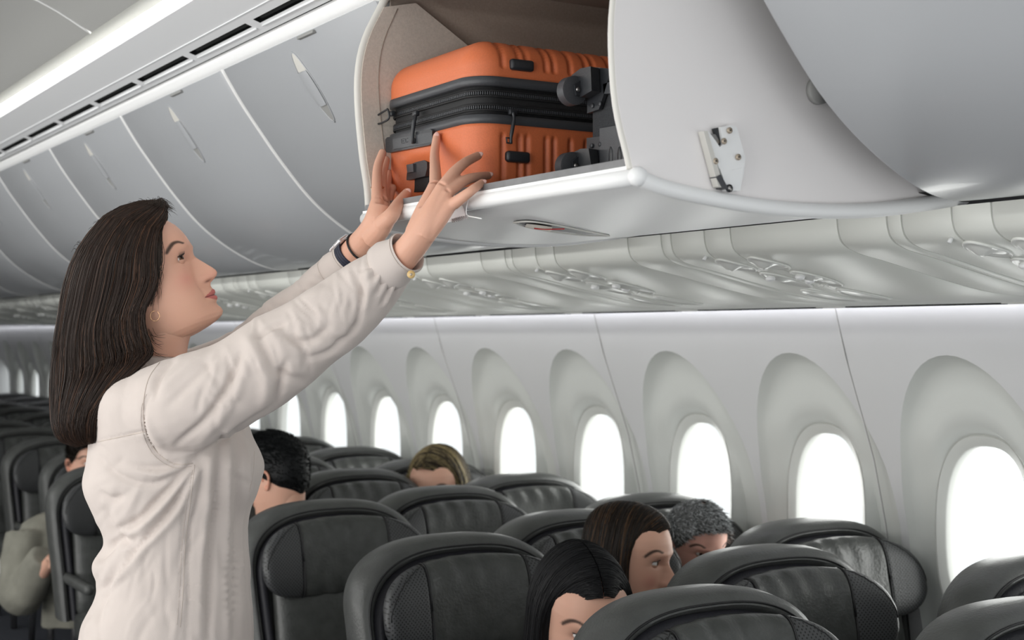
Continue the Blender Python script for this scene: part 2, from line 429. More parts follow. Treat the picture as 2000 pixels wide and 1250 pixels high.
# near bottom rim (thick white rolled edge)
pts = sm([(1.247, .238), (1.262, .228), (1.31, .217), (1.405, .206), (1.509, .199), (1.618, .199), (1.732, .206), (1.853, .222), (1.95, .238)], 40)
mb = MB(); mb.add(*tube([(x, Y0-.008, H+z) for x, z in pts], .0125, 12)); mb.build('rolled_rim', M_['binwhite'], ob)
mb = MB(); mb.add(*tube([(x, Y1+.004, H+z) for x, z in pts], .010, 12)); mb.build('rolled_rim', M_['binwhite'], ob)
# lip along the opening: grey inner strip, white rounded nose
q = [(1.268, .262), (1.256, .264), (1.246, .262), (1.244, .246), (1.268, .246)]
mesh('lip_strip', *prism([(x, 0, H+z) for x, z in q], Y0+.006, Y1-.006, (0, 1, 0)), M_['alu'], ob, smooth=False)
mb = MB(); mb.add(*tube([(1.250, y, H+.234) for y in np.linspace(Y0-.006, Y1, 8)], .0135, 14)); mb.build('lip_nose', M_['binwhite'], ob)
ce = MB(); ce.add(*ellipsoid((1.250, Y0-.008, H+.233), AX, np.array([.0165, .014, .0150]), 12, 18)); ce.build('corner_cap', M_['binwhite'], ob)
# handle under the bucket
def under_z(x): return float(np.interp(x, under[:, 0], under[:, 1]))
A = onY(1003, 432, 1.99); 
def onunder(px, py):
    """point on the tray underside seen at a pixel"""
    d = ray(px, py); t = .18/d[2]
    for _ in range(12): X = (CAM+d*t)[0]; t = under_z(X)/d[2] if d[2] > 1e-4 else t
    return CAM+d*t
hp = [onunder(x, y) for x, y in [(1003, 432), (1035, 430), (1085, 437), (1140, 448), (1190, 458)]]
hl = [onunder(x, y) for x, y in [(1003, 432), (1030, 441), (1080, 450), (1140, 457), (1190, 458)]]
ha = sm(hp, 20); hb_ = sm(hl, 20)
dn = np.array([0, 0, -.0025])
mb = MB(); mb.add(*tube(np.vstack([ha, hb_[::-1]])+dn, .0018, 6)); mb.build('handle_rim', M_['trim'], ob)
mb = MB(); mb.add(*gridm([[a+(b-a)*s+dn*(1 if 0 < s < 1 else 0) for s in (0, .5, 1)] for a, b in zip(ha, hb_)])); mb.build('handle_recess', M_['alu'], ob)
mb = MB(); mb.add(*gridm([[a+(b-a)*s+dn*(2.6 if 0 < s < 1 else 1) for s in (0.05, .5, 1.1)] for a, b in zip(ha[4:10], hb_[4:10])])); mb.build('handle', M_['screw'], ob)
mb = MB(); mb.add(*tube([ha[6]*.35+hb_[6]*.65+dn*2.7, ha[8]*.5+hb_[8]*.5+dn*2.7, ha[11]+dn*2.6], .0012, 5)); mb.build('handle_mark', M_['red'], ob)
# clear label near the hands
lp = [onX(x, y, 1.233) for x, y in [(862, 412), (905, 401), (912, 425), (870, 436)]]
mesh('label_holder', *prism(lp, 0, .0015, (-1, 0, 0)), M_['sticker'], ob, smooth=False)
lp = [onX(x, y, 1.231) for x, y in [(882, 428), (915, 419), (916, 427), (884, 435)]]
for k in range(9):
    s0 = k/9; p0 = lp[0]+(lp[1]-lp[0])*s0; p1 = lp[3]+(lp[2]-lp[3])*s0; dd = (lp[1]-lp[0])*.05
    mesh('label_print', *prism([p0, p0+dd, p1+dd, p1], 0, .0008, (-1, 0, 0)), M_['stickertext'], ob, smooth=False)
lc = sm([onX(x, y, 1.232) for x, y in [(915, 391), (911, 405), (912, 420), (925, 424), (940, 427)]], 14)
mb = MB(); mb.add(*tube(lc, .0012, 6)); mb.build('label_edge', M_['binwhite'], ob)
# latch plate on the end panel
LY = Y0-.006
def lat(x, y, off=0): return onY(x, y, LY-off)
lo_ = [(1384, 260), (1392, 250), (1400, 249), (1420, 246), (1431, 250), (1437, 275), (1447, 310), (1444, 345), (1436, 374), (1410, 372), (1397, 335), (1385, 300), (1372, 262), (1378, 259), (1386, 272), (1396, 287), (1402, 285), (1401, 270), (1398, 252)]
lo_ = [(1366, 259), (1376, 259), (1393, 283), (1397, 289), (1403, 283), (1398, 250), (1420, 246), (1430, 250), (1437, 275), (1447, 310), (1443, 345), (1436, 372), (1410, 370), (1397, 335), (1385, 300)]
mesh('latch_plate', *prism([lat(x, y) for x, y in lo_], 0, .011, (0, -1, 0)), M_['binwhite'], ob, smooth=False)
mesh('latch_side', *prism([lat(x, y) for x, y in [(1363, 258), (1371, 258), (1394, 340), (1399, 368), (1392, 366), (1386, 345)]], .0005, .014, (0, -1, 0)), M_['trim'], ob, smooth=False)
mesh('latch_foot', *prism([lat(x, y) for x, y in [(1386, 347), (1394, 343), (1409, 371), (1399, 370)]], .0, .017, (0, -1, 0)), M_['greyplastic'], ob, smooth=False)
mesh('latch_slot', *prism([lat(x, y) for x, y in [(1389, 252), (1398, 250), (1403, 284), (1397, 289), (1391, 283), (1393, 265)]], .001, .006, (0, -1, 0)), M_['blackplastic'], ob, smooth=False)
mesh('latch_tongue', *prism([lat(x, y) for x, y in [(1381, 262), (1390, 264), (1399, 279), (1394, 284)]], .001, .009, (0, -1, 0)), M_['metal'], ob, smooth=False)
mesh('latch_foot_plate', *prism([lat(x, y) for x, y in [(1396, 331), (1420, 334), (1442, 328), (1436, 374), (1410, 374)]], 0, .0125, (0, -1, 0)), M_['binwhite'], ob, smooth=False)
for x, y in [(1424, 255), (1413, 276), (1396.5, 315), (1441, 307)]:
    c = lat(x, y, .0125)
    mesh('screw', *tube([c, c+np.array([0, -.0025, 0])], .0048, 14), M_['screw'], ob)
    mesh('screw_socket', *tube([c+np.array([0, -.0026, 0]), c+np.array([0, -.0030, 0])], .0014, 8), M_['blackplastic'], ob)
c = lat(1423, 368, .013)
mesh('pivot', *tube([c, c+np.array([0, -.003, 0])], .0062, 16), M_['blackplastic'], ob)
mesh('pivot_pin', *tube([c+np.array([0, -.003, 0]), c+np.array([0, -.0045, 0])], .0038, 14), M_['metal'], ob)
# round damper hub, half behind the neighbouring bin
c = onY(1594, 178, Y0-.007)
mesh('hinge_hub', *tube([c, c+np.array([0, -.012, 0])], .022, 24), M_['seamdark'], ob)

# ================================================================== SERVICE PANELS
PS = [(1.925, .222), (1.928, .195), (1.94, .172), (1.975, .156), (2.05, .142), (2.2, .112), (2.36, .086), (2.55, .078), (2.73, .0755)]
psp = sm(PS, 36)
def psu_pt(t, y, off=0):
    i = t*(len(psp)-1); k = min(max(int(i), 0), len(psp)-2); a = psp[k]; b = psp[k+1]; p = a+(b-a)*(i-k)
    n = np.array([(b-a)[1], -(b-a)[0]]); n /= np.linalg.norm(n)
    if n[1] > 0: n = -n
    p = p+n*off; return np.array([p[0], y, H+p[1]])
PP = .67; PY0 = 1.97
psu_e = []
y = PY0-2*PP; seq = []
units = [PY0+PP*i for i in range(-2, 14)]
ps = tag(empty('trim_5'), kind='structure')
for u0 in units:
    cuts = [0, .31, .395, .51, .545, .67]
    for a, b in zip(cuts[:-1], cuts[1:]):
        Y_a, Y_b = u0+a+.0025, u0+b-.0025
        if Y_b < YA: continue
        g = [[psu_pt(t, y, o) for t in np.linspace(0, 1, 30)] for y, o in ((Y_a, -.006), (Y_a, -.001), (Y_a+.002, 0), (Y_b-.002, 0), (Y_b, -.001), (Y_b, -.006))]
        if a == .39:
            pass
        mesh('service_panel', *gridm(g), M_['psu'], ps, auto=60)
mesh('panel_backing', *gridm([[psu_pt(t, y, -.005) for t in np.linspace(0, 1, 30)] for y in (YA, YB)]), M_['seam'], ps)
# cups: reading lights, nozzles, speaker bowls; six per unit
def psx(X, y, off=0):
    z0 = float(np.interp(X, psp[:, 0], psp[:, 1])); z1 = float(np.interp(X+.004, psp[:, 0], psp[:, 1]))
    n = np.array([(z1-z0), -.004]); n /= np.linalg.norm(n); return np.array([X+n[0]*off, y, H+z0+n[1]*off])
def cup(parent, xc, y, lx, wy, deep, name='cup'):
    """pale oval bowl: raised rim, dished inside"""
    rows = []
    for rr, off in ((1.0, -.001), (.98, .003), (.94, .0040), (.88, .0010), (.7, .0005), (.45, .0005), (.2, .0005), (.02, .0005)):
        ring = []
        for q in np.linspace(0, 2*math.pi, 28, endpoint=False):
            sk = math.cos(q)
            u_ = rr*math.cos(q); hump = deep*math.exp(-((u_+.30)/.38)**2-(rr*math.sin(q)/.6)**2) if rr < .93 else 0
            ring.append(psx(xc+lx*u_, y+wy*rr*math.sin(q), off+hump))
        rows.append(ring)
    vs, fs = loft(rows)
    return mesh(name, *fixn(vs, fs), M_['psu2'], parent)
def bulb(parent, t, y, r):
    c = psu_pt(t, y, .004)
    return mesh('lamp_lens', *ellipsoid(c, AX, np.array([r, r, r*.6]), 8, 12), M_['binwhite'], parent)
ulab = ['at the right edge of the picture', 'above the second and third windows from the right', 'above the fourth and fifth windows from the right',
        'to the right of the woman\'s raised cuff', 'just behind the woman\'s forearms', 'between the woman\'s chin and forearms']
ui = 0
for u0 in units:
    if u0 < 1.1: continue
    t = tag(empty('reading_light_unit', (2.15, u0+.6, H+.12)), ('cluster of oval reading lights and nozzles '+ulab[ui]) if ui < 6 else
            'pale blurred cluster of reading lights far down the cabin', 'reading light', 'reading light clusters over the seats')
    ui += 1
    for (x0, x1, dy, wy, dp) in ((1.955, 2.062, .387, .034, .016), (1.955, 2.062, .283, .034, .016), (2.075, 2.225, .385, .033, .010), (2.078, 2.225, .292, .033, .010), (2.245, 2.43, .440, .034, .003), (2.25, 2.412, .330, .034, .003)):
        cup(t, (x0+x1)/2, u0+dy, (x1-x0)/2, wy, dp)
    for (xx, dy) in ((2.105, .385), (2.105, .292), (2.14, .30)):
        mesh('lamp_lens', *ellipsoid(psx(xx, u0+dy, .008), AX, np.array([.011, .011, .007]), 8, 12), M_['binwhite'], t)
    for k in range(3):
        c = psx(2.175, u0+.29, .006); q = k*math.pi/2+.4
        mesh('nozzle_fin', *tube([c, c+np.array([.016*math.cos(q), .016*math.sin(q), -.006])], .0022, 5), M_['psu2'], t)
    c = psx(1.945, u0+.412, 0); mesh('indicator', *tube([c, c+np.array([-.006, 0, -.008])], .004, 8), M_['binwhite'], t)
# valance: vents row and white edge
vl = tag(empty('trim_6'), kind='structure')
for k in range(int((YB-.3)/.62)):
    y0 = .3+k*.62
    mesh('valance_strip', *box((2.735, y0, H+.0735), (2.775, y0+.10, H+.079), .001), M_['psu'], vl, smooth=False)
    for j in range(5):
        mesh('slot', *box((2.734, y0+.106+j*.102, H+.0722), (2.768, y0+.2+j*.102, H+.0775)), M_['black'], vl, smooth=False)
    mesh('valance_rail', *box((2.766, y0, H+.0725), (2.776, y0+.62, H+.079), .001), M_['psu'], vl, smooth=False)
mesh('wash_lamp', *box((2.785, YA, H+.083), (2.805, YB, H+.092)), M_['wash'], vl, smooth=False)

# ================================================================== SIDE WALL with windows
WP = [(.14, 2.815), (.078, 2.822), (-.06, 2.862), (-.14, 2.892), (-.25, 2.934), (-.355, 2.972), (-.55, 3.02), (-.8, 3.05), (-1.1, 3.06), (-1.5, 3.04)]
wz = np.array([a for a, b in WP])[::-1]; wx = np.array([b for a, b in WP])[::-1]
def wallx(z): return float(np.interp(z, wz, wx))
WPITCH = .586; WY0 = 2.535-WPITCH*3
wr = tag(empty('wall_right'), kind='structure')
NA = 56
def se(q, hw, up, dn, e, cz):
    c, s = math.cos(q), math.sin(q)
    x = hw*np.sign(c)*abs(c)**(2/e); z = (up if s > 0 else dn)*np.sign(s)*abs(s)**(2/e)
    return x, cz+z
def cellring(q, hy, zt, zb, cz):
    """point on rectangle boundary in direction q from (0,cz)"""
    c, s = math.cos(q), math.sin(q)
    k = min(hy/abs(c) if abs(c) > 1e-9 else 1e9, ((zt-cz)/s if s > 1e-9 else (zb-cz)/s if s < -1e-9 else 1e9))
    return k*c, cz+k*s
CZ = -.53; HB = .145
def window_cell(yc, parent):
    qs = sorted(set(list(np.linspace(0, 2*math.pi, NA, endpoint=False))+[math.atan2(zz-CZ, yy) % (2*math.pi) for yy in (-WPITCH/2, WPITCH/2) for zz in (.13, -1.5)]))
    rows = []
    AH, AT, AB = .280, -.052, -1.25
    hole = [se(q, .138, .236, .236, 2.5, CZ) for q in qs]
    frame = [se(q, .166, .270, .270, 2.5, CZ) for q in qs]
    archi = [se(q, AH-.010, AT-CZ-.012, CZ-AB, 2.0, CZ) for q in qs]
    archo = [se(q, AH, AT-CZ, CZ-AB, 2.0, CZ) for q in qs]
    rect = [cellring(q, WPITCH/2, .13, -1.5, CZ) for q in qs]
    def xa(z, y): # recess surface: vertical-ish plane meeting the leaning wall at the arch top
        return max(wallx(z)+.004, 2.925+.055*np.clip((-z-.05)/.5, 0, 1.3))+.022*np.clip((-z-.08)/.3, 0, 1)
    glassx = 3.055
    def row(pts, fx): return [(fx(z, y), yc+y, H+z) for y, z in pts]
    def mixr(a, b, k): return [(p[0]*(1-k)+r_[0]*k, p[1]*(1-k)+r_[1]*k) for p, r_ in zip(a, b)]
    W = lambda z, y: wallx(z)
    outer = [row(rect, W)]
    for k in (.75, .5, .25): outer.append(row(mixr(archo, rect, k), W))
    outer.append(row(archo, W))
    mesh('panel', *gridm(outer, False, True), M_['wall'], parent, auto=50)
    inner = [row(archo, W), row(archi, lambda z, y: .4*W(z, y)+.6*xa(z, y))]
    for k in (.85, .6, .35, .12): inner.append(row(mixr(frame, archi, k), xa))
    inner.append(row(frame, lambda z, y: 3.0+.012*(-z-.5)))
    mesh('window_surround', *gridm(inner, False, True), M_['arch'], parent, auto=60)
    return row, frame, hole, qs
names = 0
for i in range(24):
    yc = WY0+WPITCH*i
    row, frame, hole, qs = window_cell(yc, wr)
    names += 1
    wn = tag(empty('window_%d' % names, (3.03, yc, H+CZ)), kind='structure')
    f1 = [se(q, .163, .267, .267, 2.5, CZ) for q in qs]; f2 = [se(q, .161, .265, .265, 2.5, CZ) for q in qs]; f3 = [se(q, .141, .239, .239, 2.5, CZ) for q in qs]
    g = [row(frame, lambda z, y: 3.0+.012*(-z-.5)), row(f1, lambda z, y: 3.006+.012*(-z-.5)), row(f2, lambda z, y: 2.999+.012*(-z-.5)), row(f3, lambda z, y: 3.010), row(hole, lambda z, y: 3.016), row(hole, lambda z, y: 3.045)]
    mesh('frame', *gridm(g, False, True), M_['shade'], wn, auto=50)
    c = [(3.04, yc, H+CZ)]; rim = row([se(q, .139, .237, .237, 2.5, CZ) for q in qs], lambda z, y: 3.04)
    mesh('pane', rim+c, [(j, (j+1) % len(rim), len(rim)) for j in range(len(rim))], M_['glass'], wn, smooth=False)
# panel seams between pairs of windows: thin joint strips standing back from the skins
for i in range(0, 24):
    if i % 2 == 1: continue
    y = WY0+WPITCH*(i+.5)
    y = 2.898+(i/2-2)*2*WPITCH if True else y
    if y > YB or y < YA: continue
    zz = np.linspace(.12, -1.3, 40)
    mb = MB(); mb.add(*tube([(wallx(z)-.0005, y, H+z) for z in zz], .0022, 6)); mb.build('panel_joint', M_['seam'], wr)
    mb = MB(); mb.add(*tube([(wallx(z)-.0002, y-.003, H+z) for z in zz], .0012, 5)); mb.build('panel_joint', M_['seamdark'], wr)
mesh('skin_backing', *gridm([[(wallx(z)+.010, y, H+z) for z in (.15, .0, -.02)] for y in (YA, YB)]), M_['seam'], wr)
#@@SEATS
# ================================================================== SEATS
def arch(inset, n=40, top=.995, hw=.292, zb=.42):
    """outline of the backrest, open at the bottom: list of (x, z)"""
    pts = []
    h = hw-inset; tz = top-inset; ah = .165
    for q in np.linspace(0, math.pi, n):
        c, s = math.cos(q), math.sin(q)
        x = h*np.sign(c)*abs(c)**(2/2.7); z = tz-ah+ah*abs(s)**(2/2.3)
        pts.append((x, z))
    lo = [(h*k, z) for k, z in ((.985, .72), (.95, .58), (.92, zb))]
    return lo[::-1]+pts+[(-x, z) for x, z in lo]
def lean(z): return (z-.995)*.20
def shell_rows(spec, top=.995):
    rows = []
    for ins, y in spec:
        rows.append([(x, y+lean(z), z) for x, z in arch(ins, top=top)])
    return rows
def make_seat(loc):
    t = empty('airline_seat', (0, 0, 0))
    rows = shell_rows([(.06, .125), (.02, .115), (.004, .09), (0, .04), (.004, .0), (.016, -.016), (.028, -.018), (.036, -.008), (.040, .004), (.055, .012), (.075, .018)])
    b = MB(); b.add(*gridm(rows))
    n = len(rows[0])
    b.add([p for p in rows[0]], [tuple(range(n))]); b.add([p for p in rows[-1]], [tuple(range(n))[::-1]])
    b.build('backrest_shell', M_['shell'], t, auto=60)
    p1 = shell_rows([(.022, -.019)])[0]; p2 = shell_rows([(.0475, .003)])[0]
    q = MB(); q.add(*tube(p1, .0024, 6)); q.build('piping', M_['piping'], t)
    rows = shell_rows([(.040, .002), (.046, -.012), (.056, -.016), (.068, -.010), (.072, .01)])
    b = MB(); b.add(*gridm(rows)); b.build('inner_band', M_['leather2'], t)
    # lower back cushion
    rr = []
    for z, k in ((.44, .6), (.46, .95), (.52, 1), (.62, 1), (.70, 1), (.76, .97), (.79, .7)):
        ring = []
        for a in np.linspace(0, 2*math.pi, 28, endpoint=False):
            c, s = math.cos(a), math.sin(a)
            ring.append((.215*np.sign(c)*abs(c)**.5*(.92+.08*k), -.02+lean(z)+.045*k*np.sign(s)*abs(s)**.6-.012*abs(c), z))
        rr.append(ring)
    b = MB(); b.add(*fixn(*loft(rr))); b.build('back_cushion', M_['leather'], t)
    # headrest: centre pad and two perforated wings
    def hr_ring(x, sh=1.0, nn=36, wr=False):
        u = abs(x)/.268
        edge = max(1e-3, 1-u**7)**.5
        hz = (.112-.020*u*u)*edge*sh; ty = .036*edge**.7*sh; zc = .845-.018*u*u
        yc = -.052-.045*u**2.2
        ring = []
        for a in np.linspace(0, 2*math.pi, nn, endpoint=False):
            c, s = math.cos(a), math.sin(a)
            z = zc+hz*np.sign(s)*abs(s)**.62; y = yc+lean(z)-ty*np.sign(c)*abs(c)**.8
            if wr and c > -.2:
                y += .0035*math.sin(x*95+2.2*math.sin(z*26)+1)*(.35+.65*abs(math.sin(z*19+x*9)))*(abs(s)**1.5+.25)
            ring.append((x, y, z))
        return ring
    def pad(name, x0, x1, mt, inner0, inner1, nx=22, wr=False):
        xs = np.linspace(x0, x1, nx); rr = [hr_ring(x, 1.0 if 0 < i < nx-1 or (i == 0 and not inner0) or (i == nx-1 and not inner1) else .965, wr=wr) for i, x in enumerate(xs)]
        b = MB(); b.add(*fixn(*loft(rr))); return b.build(name, mt, t)
    pad('headrest', -.140, .140, M_['leather'], True, True, 56, True)
    pad('headrest_wing', .142, .268, M_['perf'], True, False, 18)
    pad('headrest_wing', -.268, -.142, M_['perf'], False, True, 18)
    for sx in (-1, 1):
        r0 = hr_ring(sx*.141, 1.0); m = len(r0)
        q = MB(); q.add(*tube(r0+[r0[0]], .0026, 6)); q.build('piping', M_['piping'], t)
        cur = []
        for k in np.linspace(0, 1, 16):
            x = sx*(.149+.11*math.sin(k*math.pi/2)**1.1); rg = hr_ring(x, 1.0)
            i = int(round((1-k)*8)); cur.append(rg[max(0, min(9, i))])
        q = MB(); q.add(*tube(sm(cur, 24), .0015, 5)); q.build('stitching', M_['piping'], t)
    b = MB(); b.add(*box((-.225, -.52, .34), (.225, -.10, .46), .04, 3)); b.build('seat_cushion', M_['leather'], t)
    for sx in (-1, 1):
        b = MB(); b.add(*box((sx*.240-.018, -.42, .56), (sx*.240+.018, -.07, .60), .015, 2)); b.build('armrest', M_['shell'], t)
        b = MB(); b.add(*tube([(sx*.16, -.12, .36), (sx*.16, -.05, 0.0)], .016, 8)); b.build('leg', M_['metal'], t); b = MB(); b.add(*tube([(sx*.16, -.40, .36), (sx*.16, -.45, 0.0)], .016, 8)); b.build('leg', M_['metal'], t)
    return t
def copy_tree(o, parent=None):
    c = o.copy(); COL.objects.link(c)
    if parent is not None: c.parent = parent
    for ch in list(o.children): copy_tree(ch, c)
    return c
seat_specs = [
 ('A', 2.132, 'black leather window seat at the right edge, level with the rightmost window'),
 ('A', 2.875, 'black leather window seat with full headrest in view, under the second window from the right'),
 ('A', 3.608, 'window seat whose grey-haired passenger leans in front of it, top rim catching light'),
 ('A', 4.385, 'window seat back with a sunlit top rim, right of the brown-haired passenger'),
 ('A', 5.131, 'window seat mostly hidden behind the brown-haired passenger with lit hair'),
 ('A', 5.837, 'distant window seat top between the dark-haired man and the brown-haired passenger'),
 ('A', 6.58, 'faint far window seat top just right of the dark-haired man'),
 ('N', 1.769, 'nearest middle seat, blurred top in the bottom right corner'),
 ('B', 2.557, 'black leather middle seat with perforated wings, right of the glancing woman'),
 ('B', 3.38, 'middle seat behind the woman glancing right'),
 ('B', 4.15, 'middle seat with wrinkled centre panel, below the brown-haired passenger'),
 ('B', 4.865, 'middle seat back right of the dark-haired man'),
 ('B', 5.62, 'middle seat behind the dark-haired man\'s head'),
 ('C', 2.20, 'nearest aisle seat, large out-of-focus top at the bottom centre right'),
 ('M', 3.13, 'aisle seat behind the black-haired passenger at the bottom centre'),
 ('C', 3.985, 'aisle seat just right of the standing woman\'s shirt'),
 ('C', 4.82, 'aisle seat hidden behind the standing woman\'s shirt'),
 ('L', 5.58, 'dark aisle seat whose edge shows left of the standing woman\'s back'),
 ('C', 6.42, 'dark aisle seat behind the beige-jacketed passenger at the left edge'),
]
XC = {'A': 2.735, 'N': 2.235, 'B': 2.29, 'C': 1.79, 'L': 1.62, 'M': 1.755}
seat0 = make_seat(None)
first = True
for c, y, lab in seat_specs:
    o = seat0 if first else copy_tree(seat0); first = False
    o.location = (XC[c], y, 0); tag(o, lab, 'seat', 'black leather airline seats')
for c in 'ABC':
    ys_ = {'A': 7.33, 'B': 6.4, 'C': 7.2}[c]
    while ys_ < 13.4:
        o = copy_tree(seat0); o.location = (XC[c], ys_, 0)
        tag(o, 'dark seat in the far rows, blurred, behind the standing woman', 'seat', 'seats in the far rows'); ys_ += .78
#@@BAG
# ================================================================== ORANGE SUITCASE
BX0, BX1, BY0, BY1, BZ0, BZ1 = 1.292, 1.86, 2.241, 2.622, H+.2475, H+.548
BA, BB = H+.394, H+.470       # band between the two shells
case = tag(empty('suitcase', ((BX0+BX1)/2, (BY0+BY1)/2, BZ0)), 'orange hard-shell suitcase with black zip band lying in the open bin, pushed by the woman', 'suitcase')
def rr_outline(inset, n=760, r=.055):
    """rounded rectangle in plan, evenly spaced; returns points and outward normals"""
    x0, x1, y0, y1 = BX0+inset, BX1-inset, BY0+inset, BY1-inset; r = max(r-inset, .004)
    segs = []
    for cx, cy, a0 in ((x0+r, y0+r, math.pi), (x1-r, y0+r, 1.5*math.pi), (x1-r, y1-r, 0), (x0+r, y1-r, .5*math.pi)):
        for q in np.linspace(a0, a0+math.pi/2, 16): segs.append((cx+r*math.cos(q), cy+r*math.sin(q), math.cos(q), math.sin(q)))
    segs.append(segs[0]); P = np.array(segs); d = np.r_[0, np.cumsum(np.linalg.norm(np.diff(P[:, :2], axis=0), axis=1))]
    t = np.linspace(0, d[-1], n, endpoint=False)
    return np.array([[np.interp(q, d, P[:, k]) for k in range(4)] for q in t])
GR = [1.352, 1.388, 1.405, 1.447, 1.465, 1.502, 1.538, 1.556, 1.594, 1.63, 1.648, 1.69, 1.71, 1.75]
def groove(x, y):
    g = 0
    for c in GR: g = max(g, math.exp(-((x-c)/.0042)**2))
    return g
def shell_half(z_wall, z_end, name):
    up = 1 if z_end > z_wall else -1; hgt = abs(z_end-z_wall); r = .050
    rows = []
    # vertical wall then rounded shoulder then flat top
    prof_ = [(0.004, 0), (0, .003), (0, .010)]+[(0, h) for h in np.linspace(.016, hgt-r, 22)]
    for q in np.linspace(0, math.pi/2, 12)[1:]: prof_.append((r*(1-math.cos(q)), hgt-r+r*math.sin(q)))
    prof_ += [(.075, hgt), (.11, hgt), (.15, hgt), (.185, hgt)]
    for ins, h in prof_:
        o = rr_outline(ins)
        ring = []
        for x, y, nx, ny in o:
            fade = min(1, max(0, (h-.018)/.008)) if h < .05 else 1
            g = groove(x, y)*fade*.0065 if abs(nx) < .5 or ins > .06 else 0
            # long faces only: the end faces stay plain
            if not (BX0+.045 < x < BX1-.05): g = 0
            k = min(1, ins/.05)
            ring.append((x-nx*g*(1-k), y-ny*g*(1-k), z_wall+up*(h-g*k)))
        rows.append(ring)
    vs, fs = loft(rows)
    if name == 'upper_shell': return mesh(name, *fixn(vs, fs), M_['orange'], case)
    # recess for the pull handle in the end face of the lower shell
    v = np.array(vs)
    rc = onX(815, 356, BX0)
    ang = ((v[:, 1]-rc[1])/.072)**4+((v[:, 2]-rc[2]+.0)/.045)**4
    m_ = (v[:, 0] < BX0+.05)
    v[:, 0] += np.where(m_, .028*np.exp(-ang**1.2), 0)
    return mesh(name, *fixn(v, fs), M_['orange'], case)
shell_half(BB+.002, BZ1, 'upper_shell'); shell_half(BA-.002, BZ0, 'lower_shell')
def band(name, za, zb, ins, mt, bulge=0):
    rows = [[(x+nx*b, y+ny*b, z) for x, y, nx, ny in rr_outline(ins)] for z, b in ((za, -.004), (za+.001, 0), ((za+zb)/2, bulge), (zb-.001, 0), (zb, -.004))]
    return mesh(name, *fixn(*loft(rows)), mt, case)
band('zip_band', BA-.002, BB+.002, .009, M_['zipper'])
band('rim', BA-.006, BA+.012, -.0025, M_['greyplastic'], .001); band('rim', BB-.012, BB+.006, -.0025, M_['greyplastic'], .001)
for z in (BA+.020, BA+.030, BB-.030, BB-.020):
    o = rr_outline(.006); mesh('zipper', *tube([(x, y, z) for x, y, _, _ in list(o)+[o[0]]], .0022, 6), M_['zipper'], case)
    
for z in (BA+.025, BB-.025):
    o = rr_outline(.0055, n=420); b = MB()
    for i, (x, y, nx, ny) in enumerate(o):
        if y > BY0+.2 and x > BX0+.06: continue
        T = np.array([-ny, nx, 0]); b.add(*obox((x, y, z), [T, (nx, ny, 0), (0, 0, 1)], (.0010, .0016, .0028)))
    tag(b.build('zipper_teeth', M_['greyplastic'], case, smooth=False), kind='stuff')
# sliders and pulls
def chainbar(pts, r, name, mt, par=None, n=6): return mesh(name, *tube(sm(pts, 14) if len(pts) > 2 else pts, r, n), mt, par or case)
ex = BX0-.006
def slider(c, ax): return mesh('zip_slider', *obox(c, ax, (.008, .0045, .005), .0015), M_['blackplastic'], case)
E1 = np.array([0, -1, 0.])
s1 = onX(812, 222, ex); slider(s1, [E1, (-1, 0, 0), (0, 0, 1)])
mesh('zip_pull', *tube([onX(812, 224, ex-.006), onX(808, 240, ex-.008), onX(806, 262, ex-.008), onX(806, 280, ex-.010)], [.0035, .0045, .0035, .003], 8), M_['blackplastic'], case)
s2 = onX(765, 222, ex); slider(s2, [E1, (-1, 0, 0), (0, 0, 1)])
lp = [(-.008, 0, -.002), (-.024, .004, -.008), (-.028, .006, -.012), (-.026, .004, -.022), (-.006, 0, -.014), (-.004, 0, -.006), (-.008, 0, -.002)]
c2 = onX(757, 221, ex-.002)
lps = [onX(x, y, ex-.012) for x, y in [(757, 213), (738, 225), (733, 232), (739, 242), (758, 233), (760, 222), (757, 213)]]
mesh('zip_pull', *tube(sm(lps, 30), .0021, 7, True), M_['blackplastic'], case)
sy = BY0-.006
s3 = onY(1001, 219, sy); slider(s3, [(1, 0, 0), (0, -1, 0), (0, 0, 1)])
mesh('zip_pull', *tube(sm([onY(1002, 219, sy-.006), onY(1004, 232, sy-.008), (onY(1001, 250, sy-.009)), onY(998, 268, sy-.009), onY(998, 281, sy-.008)], 12), [.003]*4+[.0038]*4+[.003]*4, 8), M_['blackplastic'], case)
mesh('zip_pull', *tube([onY(x, y, sy-.007) for x, y in [(998, 270), (989, 269), (990, 279), (998, 280)]], .0017, 6), M_['blackplastic'], case)
# grip plate on the end face
gp = [onX(x, y, BX0) for x, y in [(763, 269), (848, 253), (852, 256), (850, 281), (845, 284), (766, 299), (762, 298), (760, 294), (760, 273)]]
mesh('lock_plate', *prism(gp, 0, .0085, (-1, 0, 0)), M_['blackplastic'], case, smooth=False)
ins_ = [onX(x, y, BX0-.0085) for x, y in [(768, 272), (845, 258), (846, 278), (769, 292)]]
mesh('lock_plate_face', *prism(ins_, 0, .0015, (-1, 0, 0)), M_['greyplastic'], case, smooth=False)
# raised marks on the plate
for k, (x0, y0, x1, y1) in enumerate([(784, 272, 785, 280), (785, 272, 790, 271), (785, 276, 789, 275), (785, 280, 790, 279), (792, 271, 793, 279), (793, 270, 797, 270), (793, 278, 797, 277)]):
    mesh('plate_mark', *tube([onX(x0, y0, BX0-.0102), onX(x1, y1, BX0-.0102)], .0005, 4), M_['blackplastic'], case)
mesh('lock_button', *tube([onX(808, 275, BX0-.009), onX(808, 275, BX0-.014)], .0055, 14), M_['blackplastic'], case)
